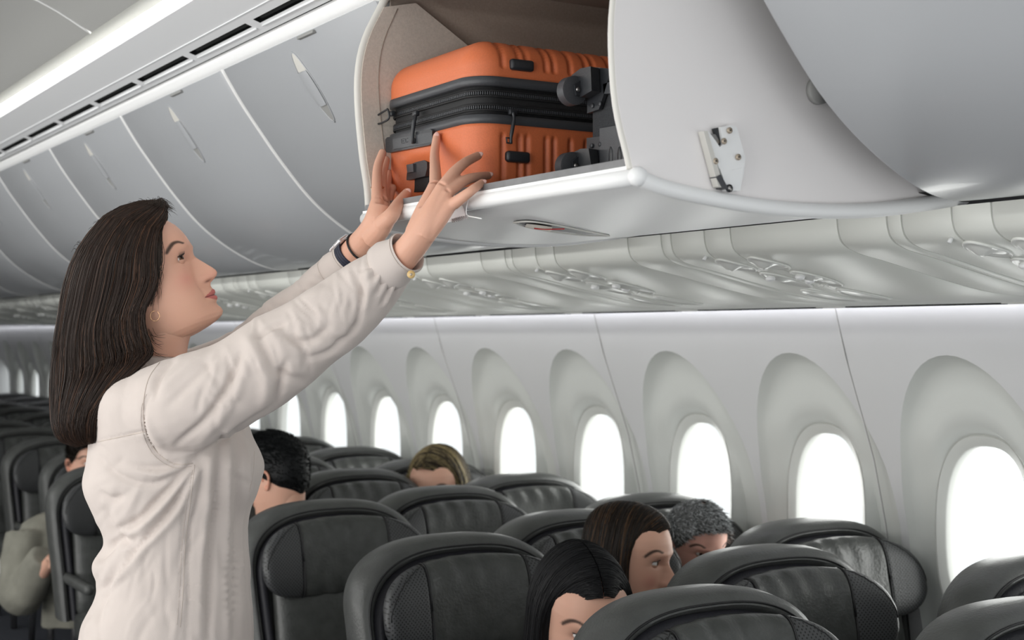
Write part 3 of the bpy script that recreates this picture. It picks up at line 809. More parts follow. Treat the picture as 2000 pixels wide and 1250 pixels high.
# pull-handle recess
hx = BX0+.030
hd1 = [onX(x, y, hx) for x, y in [(781, 326), (786, 320), (842, 312), (850, 318), (850, 330), (846, 345), (812, 353), (800, 352), (788, 344)]]
mesh('pull_handle', *prism(hd1, 0, .018, (-1, 0, 0)), M_['blackplastic'], case, smooth=False)
hd2 = [onX(x, y, hx-.018) for x, y in [(797, 322), (810, 320), (811, 336), (799, 338)]]
mesh('handle_button', *prism(hd2, 0, .004, (-1, 0, 0)), M_['greyplastic'], case, smooth=False)
hd3 = [onX(x, y, hx+.004) for x, y in [(800, 350), (848, 342), (852, 372), (806, 378)]]
mesh('handle_well', *prism(hd3, 0, .012, (-1, 0, 0)), M_['zipper'], case, smooth=False)
# oval feet on the long side
for (x, y) in ((1018, 128), (1010, 307)):
    c = onY(x, y, BY0); 
    mesh('side_foot', *obox(c, [(1, 0, 0), (0, 1, 0), (0, 0, 1)], (.0255, .0085, .0105), .006, 4), M_['blackplastic'], case)
# ================================================================== DARK SUITCASE WITH WHEELS
c2_ = tag(empty('suitcase', (1.75, 1.98, H+.24)), 'dark grey fabric suitcase with wheels facing the aisle, right of the orange suitcase', 'suitcase')
GX = 1.455
P0 = onX(1150, 200, GX); gy1 = P0[1]
mesh('body', *fixn(*box((GX, 1.735, H+.246), (2.0, gy1, H+.475), .018, 3)), M_['fabric'], c2_, auto=40)
pt = [onX(x, y, GX-.002) for x, y in [(1180, 252), (1212, 246), (1226, 280), (1232, 330), (1180, 334)]]
mesh('base_guard', *prism(pt, 0, .010, (-1, 0, 0)), M_['greyplastic'], c2_, smooth=False)
for x in (1193, 1210):
    mesh('guard_slot', *ellipsoid(onX(x, 306, GX-.012), AX, np.array([.002, .006, .018]), 8, 12), M_['blackplastic'], c2_)
pt = [onX(x, y, GX-.002) for x, y in [(1185, 165), (1200, 160), (1215, 162), (1218, 182), (1186, 184)]]
mesh('base_guard', *prism(pt, 0, .008, (-1, 0, 0)), M_['greyplastic'], c2_, smooth=False)
for (wx_, wy_, top) in ((1109, 174, 1), (1105, 322, 0)):
    # corner bracket plate, fork and wheel
    if top:
        pl_ = [(1153, 190), (1153, 222), (1176, 214), (1184, 190), (1196, 150), (1200, 135), (1158, 131), (1150, 150)]
        fk = [(1128, 168), (1133, 150), (1150, 137), (1170, 133), (1172, 180), (1152, 192), (1130, 190), (1122, 182)]
        sc = [(1158, 207), (1173, 203)]
    else:
        pl_ = [(1152, 270), (1178, 267), (1181, 290), (1181, 326), (1150, 332), (1152, 300)]
        fk = [(1121, 318), (1136, 300), (1150, 293), (1166, 292), (1172, 330), (1130, 336), (1115, 330)]
        sc = [(1157, 285), (1173, 282)]
    mesh('corner_bracket', *prism([onX(x, y, GX-.003) for x, y in pl_], 0, .007, (-1, 0, 0)), M_['blackplastic'], c2_, smooth=False)
    hub = onX(wx_+8, wy_+4, GX-.040); 
    f0_ = np.array([onX(x, y, GX-.012) for x, y in fk])
    mesh('wheel_fork', *prism([tuple(p) for p in f0_], 0, .022, (-1, -.25, 0)), M_['blackplastic'], c2_, smooth=False)
    w_ = mesh('wheel', *tube([hub+np.array([0, .011, 0]), hub+np.array([0, .010, 0]), hub+np.array([0, -.010, 0]), hub+np.array([0, -.011, 0])], [.0235, .026, .026, .0235], 28), M_['greyplastic'], c2_, auto=40)
    mesh('wheel_fork', *prism([hub+np.array(v_) for v_ in [(-.006, 0, .008), (-.002, 0, -.010), (.045, 0, -.012), (.050, 0, .030), (.020, 0, .028)]], -.018, -.012, (0, 1, 0)), M_['blackplastic'], c2_, smooth=False)
    mesh('axle', *tube([hub+np.array([0, -.0185, 0]), hub+np.array([0, -.021, 0])], .0042, 12), M_['metal'], c2_)
    for x, y in sc:
        c = onX(x, y, GX-.010); mesh('rivet', *tube([c, c+np.array([-.003, 0, 0])], .0042, 12), M_['metal' if 0 else 'greyplastic'], c2_)
#@@PEOPLE
# ================================================================== PEOPLE
ZW = 2.80
def W(px, py, d=0.0): return onD(px, py, ZW+d)
def topx(P):
    Q = np.asarray(P)-CAM; z = Q@F; return np.c_[1000+FPX*(Q@R)/z, 625-FPX*(Q@U)/z, z-ZW]
SKIN = np.array([.71, .41, .30])
FR = np.array([(-94, 58), (-91, 82), (-87, 100), (-82, 111), (-76, 115.8), (-68, 115), (-61, 111), (-55.5, 110), (-51, 113.5), (-47.5, 116.5), (-43.5, 116.3), (-40, 112.8), (-36, 117), (-31, 117.3), (-26, 114), (-20, 113.5), (-15, 116), (-11, 125), (-7, 132.5), (-2, 136), (4, 135.2), (12, 130.5), (24, 122), (34, 114.8), (42, 109.6), (48, 107.8), (56, 108.5), (66, 109.5), (78, 109.5), (90, 107.5), (104, 103.5), (118, 97), (132, 87), (145, 72), (154, 55), (160, 38), (165, 15)])
F0 = np.array([(-94, 58), (-88, 84), (-82, 97), (-74, 104), (-62, 104), (-50, 104.5), (-38, 105), (-24, 103), (-10, 99), (4, 97), (24, 96.5), (40, 98), (52, 102.5), (62, 105.5), (78, 107.5), (90, 106), (104, 102), (118, 96), (132, 86), (145, 71.5), (154, 55), (160, 38), (165, 15)])
SG = np.array([(-94, 30), (-80, 17), (-70, 17), (-58, 20), (-48, 19), (-30, 17), (-18, 11), (-10, 12), (0, 11.5), (10, 10), (24, 8.5), (40, 9), (55, 28), (70, 40), (165, 40)])
HWID = np.array([(-94, 28), (-88, 40), (-80, 48), (-65, 55), (-45, 62), (-20, 69), (5, 74), (30, 75.5), (55, 75.5), (80, 77), (100, 75), (120, 66), (138, 52), (152, 36), (160, 22), (165, 8)])
BK = np.array([(-94, -30), (-70, -52), (-40, -68), (-10, -82), (30, -94), (70, -97), (100, -88), (125, -70), (145, -45), (158, -20), (165, -5)])
CX = 8.0
def face_pt(q, h, male=False):
    """q: 0 front .. +-pi back; returns x, y in mm"""
    c, s = math.cos(q), math.sin(q)
    f0 = np.interp(h, F0[:, 0], F0[:, 1]); fr = np.interp(h, FR[:, 0], FR[:, 1]); sg = np.interp(h, SG[:, 0], SG[:, 1])
    wd = np.interp(h, HWID[:, 0], HWID[:, 1]); bk = np.interp(h, BK[:, 0], BK[:, 1])
    A = (f0-CX) if c > 0 else (CX-bk)
    e = 2.25 if c > 0 else 2.1
    x = CX+A*np.sign(c)*abs(c)**(2/e); y = wd*np.sign(s)*abs(s)**(2/e)
    if c > 0:
        x += (fr-f0)*math.exp(-(y/sg)**2)
        ay = abs(y)
        x += 5.5*math.exp(-((ay-13.5)/5.5)**2-((h+3)/7.5)**2)                # nostril wings
        x -= 3.5*math.exp(-((ay-9)/3.5)**2-((h+10)/2.6)**2)                  # nostrils
        x -= 7.5*math.exp(-((ay-31)/15)**2-((h-46)/10)**2)                   # sockets
        x += 3.5*math.exp(-((ay-30)/20)**2-((h-67)/7)**2)                    # brow ridge
        x += 3.0*math.exp(-((ay-42)/18)**2-((h-12)/18)**2)                   # cheek
        x -= 2.2*math.exp(-((ay-25)/4)**2-((h+40)/6)**2)                     # mouth corner
        x -= 1.5*math.exp(-((ay-24)/5)**2-((h+22)/12)**2)
    return x, y
BROW = np.array([(72.5, 64), (80, 71), (89, 77.5), (97, 78), (103.5, 73.5)])
def head_mesh(n_h=150, n_q=190, brows=(.03, .02, .015), lips=(.50, .12, .12), skin=SKIN, blush=.42):
    hs = np.r_[np.linspace(-94, -84, 7)[:-1], np.linspace(-84, 90, n_h), np.linspace(90, 165, n_h//3)[1:]]
    k = np.linspace(-1, 1, n_q, endpoint=False); qs = math.pi*np.sign(k)*abs(k)**1.25
    rows = [[(*face_pt(q, h), h) for q in qs] for h in hs]
    P = np.array(rows); vs, fs = loft(P/1000.); vs = np.array(vs)
    mm = vs*1000; c = np.tile(skin, (len(vs), 1)).astype(float)
    front = mm[:, 0] > 30; ay = abs(mm[:, 1])
    def blend(wt, col): 
        wt = np.clip(wt, 0, 1)[:, None]; c[:] = c*(1-wt)+np.array(col)*wt
    blend(blush*np.exp(-((ay-45)/16)**2-((mm[:, 2]-5)/20)**2)*front, (.68, .27, .22))
    blend(.35*np.exp(-((mm[:, 1])/14)**2-((mm[:, 2]+2)/9)**2)*front, (.68, .28, .22))
    # lips
    up = -40+10*np.clip(1-(ay/25)**2, 0, 1)+1.5*np.exp(-((ay-6)/4)**2); dn = -40-11*np.clip(1-(ay/24)**2, 0, 1)**.8
    inl = (mm[:, 2] < up) & (mm[:, 2] > dn) & (ay < 25) & (mm[:, 0] > 60)
    blend(inl*.85, lips); blend(((abs(mm[:, 2]+40) < .9) & (ay < 25) & (mm[:, 0] > 60))*.7, (.10, .02, .02))
    # nostrils
    blend(.85*np.exp(-((ay-8)/3.2)**2-((mm[:, 2]+11)/2.2)**2)*(mm[:, 0] > 100), (.12, .03, .02))
    # brows: distance to arch in (x,z)
    bx = sm(BROW, 40)
    d = np.full(len(vs), 99.); sel = np.where((mm[:, 0] > 55) & (mm[:, 2] > 55) & (mm[:, 2] < 88))[0]
    for i, (x, z) in enumerate(bx):
        wdt = .75+.7*math.sin(math.pi*min(1, (i+9)/44))
        dd = np.hypot((mm[sel, 0]-x), (mm[sel, 2]-z))/wdt; d[sel] = np.minimum(d[sel], dd)
    blend(np.clip(1.6-d/2.2, 0, 1)*(ay > 11)*.92, brows)
    # eye rims
    blend(.30*np.exp(-(((ay-31)/17)**2+((mm[:, 2]-47)/8)**2)**2)*front, (.40, .19, .15))
    return vs, fs, c
def eye_parts(body, M4, iris=(.09, .05, .03), gaze=(1, 0, .1), lash=True, par=None):
    out = []
    for s in (-1, 1):
        c = np.array([.0815, s*.031, .047]); g = np.array(gaze, float); g /= np.linalg.norm(g)
        vs, fs = ellipsoid(c, AX, np.array([.0122]*3), 30, 40); vs = np.array(vs)
        d = (vs-c)/.0122@g; col = np.tile([.72, .70, .68], (len(vs), 1)); col[d > .83] = iris; col[d > .96] = (.004, .004, .004)
        P = vs@M4[0].T+M4[1]; o = mesh('eye', P, fs, M_['eye'], par or body); colorattr(o, col); out.append(o)
        # lids: parts of slightly larger spheres
        for (e0, e1, nm) in ((22, 85, 'eyelid'), (-85, -17, 'eyelid')):
            rows = []
            for el in np.linspace(math.radians(e0), math.radians(e1), 9):
                r_ = .0134 if nm == 'eyelid' else .0134
                rows.append([c+r_*np.array([math.cos(el)*math.cos(a), math.cos(el)*math.sin(a)*1.12, math.sin(el)-(.10 if e0 > 0 else -.10)*(a/1.4)**2*abs(math.cos(el))]) for a in np.linspace(-1.35, 1.35, 22)])
            vs, fs = gridm(rows); P = np.array(vs)@M4[0].T+M4[1]; o = mesh(nm, P, fs, M_['skin'], par or body)
            colorattr(o, np.tile(SKIN*.80 if e0 > 0 else SKIN*.93, (len(vs), 1)))
            if lash and e0 > 0:
                q = MB(); q.add(*tube([c+(p-c)*1.03 for p in rows[0]], .0009, 6))
                for p in rows[0][3:-3]:
                    p = np.array(p); out_ = (p-c)/np.linalg.norm(p-c); q.add(*tube([p, p+out_*.004+np.array([0, 0, .0006]), p+out_*.0065+np.array([0, 0, .0036])], [.0004, .0003, .0001], 4))
                vs, fs = np.array(q.v), q.f; P = vs@M4[0].T+M4[1]; mesh('eyelashes', P, fs, M_['blackplastic'], par or body)
def xf(fwd, up, origin, sc=1.0):
    f_ = np.array(fwd, float); f_ /= np.linalg.norm(f_); u_ = np.array(up, float); u_ -= f_*(u_@f_); u_ /= np.linalg.norm(u_); l_ = np.cross(u_, f_)
    return np.array([f_, l_, u_]).T*sc, np.array(origin, float)
def ear(M4, side, sc=1, flat=1.0):
    """outer ear as a folded dish"""
    q = MB(); c = np.array([.004, side*(.071 if flat == 1 else .067), .012])
    rim = [c+np.array([x*(.75 if flat < 1 else 1), side*y*flat, z*(.6 if flat < 1 and z > 0 else 1)])/1000 for x, y, z in [(12, 2, 6), (14, 6, 22), (4, 12, 34), (-10, 15, 33), (-18, 15, 20), (-15, 12, 4), (-7, 8, -10), (0, 5, -20), (7, 3, -21), (10, 2, -12)]]
    q.add(*tube(sm(rim, 30), .0042, 8))
    rim2 = sm(rim, 30); cc = c+np.array([.002, side*.003, .004]); 
    rows = [[p+(cc-p)*k+np.array([0, -side*.004*math.sin(k*math.pi), 0]) for p in rim2] for k in (0, .3, .6, .95)]
    q.add(*gridm(rows, False, True))
    q.add(*ellipsoid(c+np.array([.004, side*.004, -.017]), AX, np.array([.007, .0045, .009]), 8, 12))
    return np.array(q.v)@M4[0].T+M4[1], q.f
def strands(paths, r0=.0009, name='hair', mt=None, parent=None, cols=None, nseg=None, kind=None):
    """many three-sided hairs in one mesh. paths: (n, m, 3)"""
    P = np.asarray(paths, float); n, m_ = P.shape[:2]
    T = np.gradient(P, axis=1); T /= np.linalg.norm(T, axis=2)[..., None]+1e-9
    ref = rng.normal(size=(n, 1, 3)); N = np.cross(T, ref); N /= np.linalg.norm(N, axis=2)[..., None]+1e-9; B = np.cross(T, N)
    rr = r0*np.interp(np.linspace(0, 1, m_), [0, .1, .8, 1], [.6, 1, .8, .15])[None, :, None]*rng.uniform(.7, 1.3, (n, 1, 1))
    rings = np.stack([P+rr*(N*math.cos(a)+B*math.sin(a)) for a in (0, 2.094, 4.189)], 2)  # n,m,3,3
    vs = rings.reshape(-1, 3)
    base = (np.arange(n)*m_*3)[:, None, None]+(np.arange(m_-1)*3)[None, :, None]; k = np.arange(3)[None, None, :]; k2 = (k+1) % 3
    fs = np.stack([base+k, base+k2, base+3+k2, base+3+k], -1).reshape(-1, 4)
    me = bpy.data.meshes.new(name)
    me.vertices.add(len(vs)); me.vertices.foreach_set('co', vs.ravel()); me.loops.add(fs.size); me.loops.foreach_set('vertex_index', fs.ravel().astype(np.int32))
    me.polygons.add(len(fs)); me.polygons.foreach_set('loop_start', np.arange(0, fs.size, 4, dtype=np.int32)); me.polygons.foreach_set('loop_total', np.full(len(fs), 4, dtype=np.int32))
    me.update(); me.polygons.foreach_set('use_smooth', [True]*len(fs)); me.materials.append(mt or M_['hair'])
    o = bpy.data.objects.new(name, me); COL.objects.link(o)
    if cols is not None: colorattr(o, np.repeat(cols, m_*3, axis=0))
    if parent is not None: o.parent = parent; me.transform(Matrix.Translation(-world_loc(parent)))
    if kind: o['kind'] = kind
    return o
def haircol(n, base, var=.35, alt=None, p=.1):
    c = np.array(base)[None, :]*(1+var*rng.uniform(-1, 1, (n, 1)))
    if alt is not None: k = rng.random(n) < p; c[k] = np.array(alt)
    return c
# ---------------------------------------------------------------- THE STANDING WOMAN
wo = tag(empty('person', W(320, 1250, 0)*[1, 1, 0]), 'standing woman with long dark brown hair and cream shirt lifting the orange suitcase', 'person')
ta = math.radians(24)
hf = R*math.cos(ta)+np.array([0, 0, 1])*math.sin(ta); hu = -R*math.sin(ta)+np.array([0, 0, 1])*math.cos(ta)
MW = xf(hf, hu, W(300, 585, 0), 1.0)
hv, hfc, hc = head_mesh()
hv = hv@MW[0].T+MW[1]
body = MB(); bcol = []
def addb(vs, fs, col): body.add(vs, fs); bcol.append(np.broadcast_to(np.array(col, float), (len(vs), 3)))
addb(hv, hfc, hc)
for s in (-1, 1):
    ev, ef = ear(MW, s, 1, .55); addb(ev, ef, SKIN*np.array([1, .88, .85]))
def pring(px, py, rx, ry, n=28, d=0., tilt=0):
    """horizontal-ish ring around a pixel centre: rx in px along the picture, ry metres in depth"""
    c = W(px, py, d); k = (ZW+d)/FPX
    return [c+R*(rx*k*math.cos(a)*math.cos(tilt))+np.array([0, 0, 1.])*(rx*k*math.cos(a)*math.sin(tilt))+np.array([F[0], F[1], 0])*ry*math.sin(a) for a in np.linspace(0, 2*math.pi, n, endpoint=False)]
neck = [pring(342, 618, 66, .050, tilt=.45), pring(328, 645, 60, .052, tilt=.35), pring(317, 672, 52, .054, tilt=.15), pring(308, 700, 56, .058), pring(300, 735, 72, .085), pring(295, 770, 85, .12)]
neck = np.array([[sm(np.array([n[i] for n in neck]), 26)[j] for i in range(28)] for j in range(26)])
nv, nf = loft(neck); addb(nv, nf, SKIN*np.array([1, .98, .97]))
# depth of the case faces, for the fingers
def caseD(px, py, r=0):
    best = 9
    for P in (onX(px, py, BX0), onY(px, py, BY0)):
        z = (P-CAM)@F
        if BX0-.001 <= P[0] <= BX1 and BY0-.001 <= P[1] <= BY1: best = min(best, z)
    if best == 9: best = (onX(px, py, BX0)-CAM)@F
    return best-ZW-r
def limb(keys, n=26, k=18):
    """keys (px, py, d, r_mm)"""
    K = sm(keys, n); pts = [W(a, b, c) for a, b, c, _ in K]; return tube(pts, K[:, 3]/1000., k)
def blob(px, py, d, r): return ellipsoid(W(px, py, d), AX, np.array([r, r, r])/1000., 10, 14)
def finger(keys, rad):
    """knuckled finger: points (px,py,d), radii per point in mm"""
    q = MB(); pts = [W(*p) for p in keys]; P = sm(pts, 20); rr = np.interp(np.linspace(0, len(keys)-1, 20), range(len(keys)), rad)/1000
    q.add(*tube(P, rr, 14)); q.add(*ellipsoid(P[-1], AX, np.array([1, 1, 1])*rr[-1], 8, 12))
    for i in range(1, len(keys)-1): q.add(*ellipsoid(pts[i], AX, np.array([1, 1, 1])*(rad[i]+.25)/1000, 8, 12))
    return q
hands = MB()
nd = -.312
T_ = lambda px, py, r: caseD(px, py, r/1000.+.0005)
near_f = [
 ([(851, 364, -.268), (850, 332, -.205), (849, 300, -.135), (853, 266, T_(853, 266, 8)-.008)], [12, 10.6, 9.0, 7.6]),
 ([(866, 364, nd), (886, 338, nd+.018), (908, 318, nd+.045), (934, 304, T_(934, 304, 8.5))], [12, 10.6, 9.2, 7.9]),
 ([(874, 376, nd-.004), (905, 354, nd+.018), (930, 346, nd+.046), (954, 342.5, T_(953, 343, 8.5))], [11.5, 9.8, 8.6, 7.4]),
 ([(886, 398, -.325), (908, 382, -.345), (925, 369, -.345), (942, 357, -.318)], [11.5, 9.4, 8.2, 7.1]),
 ([(838, 412, nd+.01), (834, 392, nd+.04), (842, 372, nd+.07), (850, 352, nd+.09)], [13, 11.5, 10, 8.5]),
]
for k_, r_ in near_f: q = finger(k_, r_); hands.add(q.v, q.f)
for (a, b, c, d, e, f_, g, h) in ((812, 456, nd+.010, 20, 850, 364, -.27, 12.5), (820, 460, nd, 19, 866, 364, nd, 12.5), (826, 462, nd-.004, 18, 874, 376, nd-.004, 12), (832, 464, nd-.002, 15, 884, 394, nd-.010, 11.5), (817, 462, nd+.012, 18, 832, 410, nd+.012, 15)):
    hands.add(*limb([(a, b, c, d), ((a+e)/2, (b+f_)/2, (c+g)/2-.002, (d+h)/2+1.5), (e, f_, g, h)], 14, 14))
hands.add(*limb([(700, 590, -.205, 36), (752, 535, -.238, 32), (790, 498, -.268, 27.5), (815, 468, nd+.012, 25.5), (840, 430, nd+.002, 25), (856, 395, nd+.002, 20)], 26, 20))
fd = -.065
far_f = [
 ([(737, 392, -.05), (736, 360, -.02), (738, 326, .02), (747, 298, .045)], [12.5, 10.4, 9.4, 8.0]),
 ([(746, 392, -.04), (745, 365, .01), (748, 338, .05), (754, 312, .075)], [12, 10.5, 9, 8]),
 ([(752, 398, -.03), (752, 378, .03), (757, 356, .07), (760, 338, .09)], [11, 9.5, 8.5, 7.5]),
 ([(758, 408, -.03), (760, 392, .02), (764, 378, .05), (768, 366, .06)], [10, 8.5, 7.5, 7]),
 ([(744, 440, -.085), (765, 420, -.098), (779, 397, -.065), (796, 377, -.028)], [18, 15, 11.8, 10.2]),
]
for k_, r_ in far_f: q = finger(k_, r_); hands.add(q.v, q.f)
hands.add(*limb([(600, 600, .09, 33), (660, 530, .035, 30), (697, 487, -.005, 27.5), (722, 458, -.035, 26.5), (738, 432, -.06, 26), (745, 405, -.055, 21)], 26, 20))
hands.add(*limb([(718, 462, -.04, 21), (732, 428, -.06, 20), (737, 392, -.05, 13)], 14, 14)); hands.add(*limb([(726, 466, -.05, 22), (745, 444, -.08, 20), (760, 425, -.092, 15)], 14, 14))
hands.add(*limb([(724, 462, -.035, 20), (740, 430, -.055, 20), (748, 398, -.04, 13)], 14, 14)); hands.add(*limb([(730, 462, -.035, 20), (750, 438, -.05, 18), (757, 408, -.04, 13)], 14, 14))
co, nn, fc = remesh(hands.v, hands.f, .0021, 5, .5)
pc = topx(co); base_ = np.tile(SKIN*np.array([1.0, .97, .95]), (len(co), 1))
addb(co, fc, base_)
# upper arms, chest and hips under the clothes
tor = MB()
tor.add(*limb([(300, 775, -.15, 52), (430, 735, -.18, 46), (560, 680, -.19, 42), (700, 590, -.20, 37)], 20, 16)); tor.add(*limb([(330, 765, .12, 44), (450, 705, .13, 34), (600, 600, .09, 30)], 20, 16))
tor.add(*loft([pring(300, 760, 80, .13), pring(320, 820, 105, .16), pring(340, 900, 110, .15), pring(335, 1000, 95, .13), pring(325, 1090, 90, .125), pring(320, 1180, 105, .16), pring(318, 1260, 112, .17), pring(318, 1330, 100, .165)]))
co2, _, fc2 = remesh(tor.v, tor.f, .009, 3); addb(co2, fc2, SKIN)
bo = body.build('body', M_['skin'], wo); colorattr(bo, np.vstack(bcol))
eye_parts(bo, MW, gaze=(.86, -.62, .15), par=wo)
def nail(px, py, d, ang, l=.0068, w_=.0048, nm='fingernail'):
    c = W(px, py, d); ax = R*math.cos(ang)+U*math.sin(ang); bx = -R*math.sin(ang)+U*math.cos(ang)
    return mesh(nm, *ellipsoid(c, [ax, bx, F], np.array([l, w_, .0013]), 8, 14), M_['nail'], wo)
nail(853.0, 264, T_(853, 264, 16.2)-.008, 1.55); nail(937, 302, T_(936, 302, 16.6), .45); nail(956.5, 341, T_(954, 342, 15.8), .25); nail(944.5, 355.5, -.3245, .5, .006, .0042)
nail(796, 375, -.0385, .75, .008, .0062)
# ring, hair tie, watch, earring
mesh('ring', *tube([W(737, 366, -.0235)+(R*math.cos(a)+(F*.95+U*.25)*math.sin(a))*.0124 for a in np.linspace(0, 2*math.pi, 30)], .0013, 6), M_['gold'], wo)
mesh('ring_stone', *ellipsoid(W(733, 364, -.036), AX, np.array([.002]*3), 6, 8), M_['gold'], wo)
fa = W(722, 458, -.035)-W(660, 530, .035); fa /= np.linalg.norm(fa); b1 = np.cross(fa, F); b1 /= np.linalg.norm(b1); b2 = np.cross(fa, b1)
def band_ring(c, r0, wd, th, nm, mt, el=.88):
    rows = [[c+fa*o+(b1*math.cos(a)+b2*math.sin(a)*el)*(r0+t) for a in np.linspace(0, 2*math.pi, 44, endpoint=False)] for o, t in ((-wd, 0), (-wd, th), (wd, th), (wd, 0))]
    return mesh(nm, *fixn(*gridm(rows, True, True)), mt, wo, auto=40)
band_ring(W(685, 499, .012), .0308, .0115, .003, 'watch_strap', M_['watch'], 1.0)
mesh('watch_case', *obox(W(685, 499, .012)+b1*.033*(-1 if (b1@U) < 0 else 1), [fa, b2, b1], (.020, .017, .005), .004, 3), M_['watchcase'], wo)
for o in (-.006, 0, .006): mesh('strap_groove', *tube([W(685, 499, .012)+fa*o+(b1*math.cos(a)+b2*math.sin(a))*.0338 for a in np.linspace(0, 2*math.pi, 40)], .0005, 5), M_['bracelet'], wo)
mesh('hair_tie', *tube([W(702, 483, -.012)+fa*(.004*math.cos(a))+(b1*math.cos(a)+b2*math.sin(a)*.98)*.0298 for a in np.linspace(0, 2*math.pi, 40)], .0022, 8), M_['bracelet'], wo)
mesh('earring', *tube([W(302.5, 617, -.0785)+(R*math.cos(a)*.0088+np.array([0, 0, 1])*math.sin(a)*.0098) for a in np.linspace(.5*math.pi, 2.35*math.pi, 30)], .0009, 7), M_['gold'], wo)
# ---- shirt
sh = MB()
def slv(keys, n=34, k=26): sh.add(*limb(keys, n, k))
TR = [(706, 318, 44, .06), (722, 312, 62, .125), (745, 306, 84, .17), (775, 312, 118, .187), (815, 326, 146, .185), (860, 338, 156, .18), (905, 344, 168, .178), (945, 337, 170, .172), (1000, 338, 149, .165), (1050, 346, 136, .162), (1095, 336, 149, .166), (1150, 342, 145, .175), (1200, 332, 159, .184), (1250, 326, 166, .19), (1300, 322, 170, .192), (1345, 321, 172, .192)]
Q = sm(TR, 60); rings = []
for py, px, rx, ry in Q:
    rings.append(pring(px, py, rx, ry, 40))
sh.add(*loft(rings))
slv([(296, 796, -.115, 76), (345, 790, -.15, 88), (410, 772, -.175, 87), (480, 736, -.185, 81), (545, 693, -.19, 80), (600, 655, -.195, 71), (650, 620, -.20, 68), (700, 580, -.205, 62), (738, 545, -.225, 53), (762, 520, -.238, 44)])
slv([(320, 770, .10, 80), (390, 730, .15, 58), (450, 700, .145, 50), (505, 664, .13, 49), (550, 622, .115, 46), (600, 585, .09, 44), (640, 545, .055, 41), (664, 520, .035, 37)], 30, 22)
co, nn, fc = remesh(sh.v, sh.f, .0048, 7, .55)
px = topx(co); facing = np.clip(-(nn@F)*1.6, 0, 1); facingU = np.clip(-(nn@F)+.55, 0, 1)
disp = np.zeros(len(co))
def crease(poly, amp, wid, dr=(-.6, .6), fw=None, soft=1):
    P = sm(poly, 40) if len(poly) > 2 else np.array([np.array(poly[0])+(np.array(poly[1])-np.array(poly[0]))*t for t in np.linspace(0, 1, 40)])
    lo = P.min(0)-wid*3; hi = P.max(0)+wid*3
    s = np.where((px[:, 0] > lo[0]) & (px[:, 0] < hi[0]) & (px[:, 1] > lo[1]) & (px[:, 1] < hi[1]) & (px[:, 2] > dr[0]) & (px[:, 2] < dr[1]))[0]
    if not len(s): return
    D = np.hypot(px[s, 0][:, None]-P[None, :, 0], px[s, 1][:, None]-P[None, :, 1]); j = D.argmin(1); d = D[np.arange(len(s)), j]
    env = np.sin(np.clip((j+2)/43, 0, 1)*math.pi)**.6
    disp[s] += amp/1000*np.exp(-(d/wid)**2)*env*(fw if fw is not None else facingU)[s]
NR = (-.6, -.03); FRR = (-.03, .5)
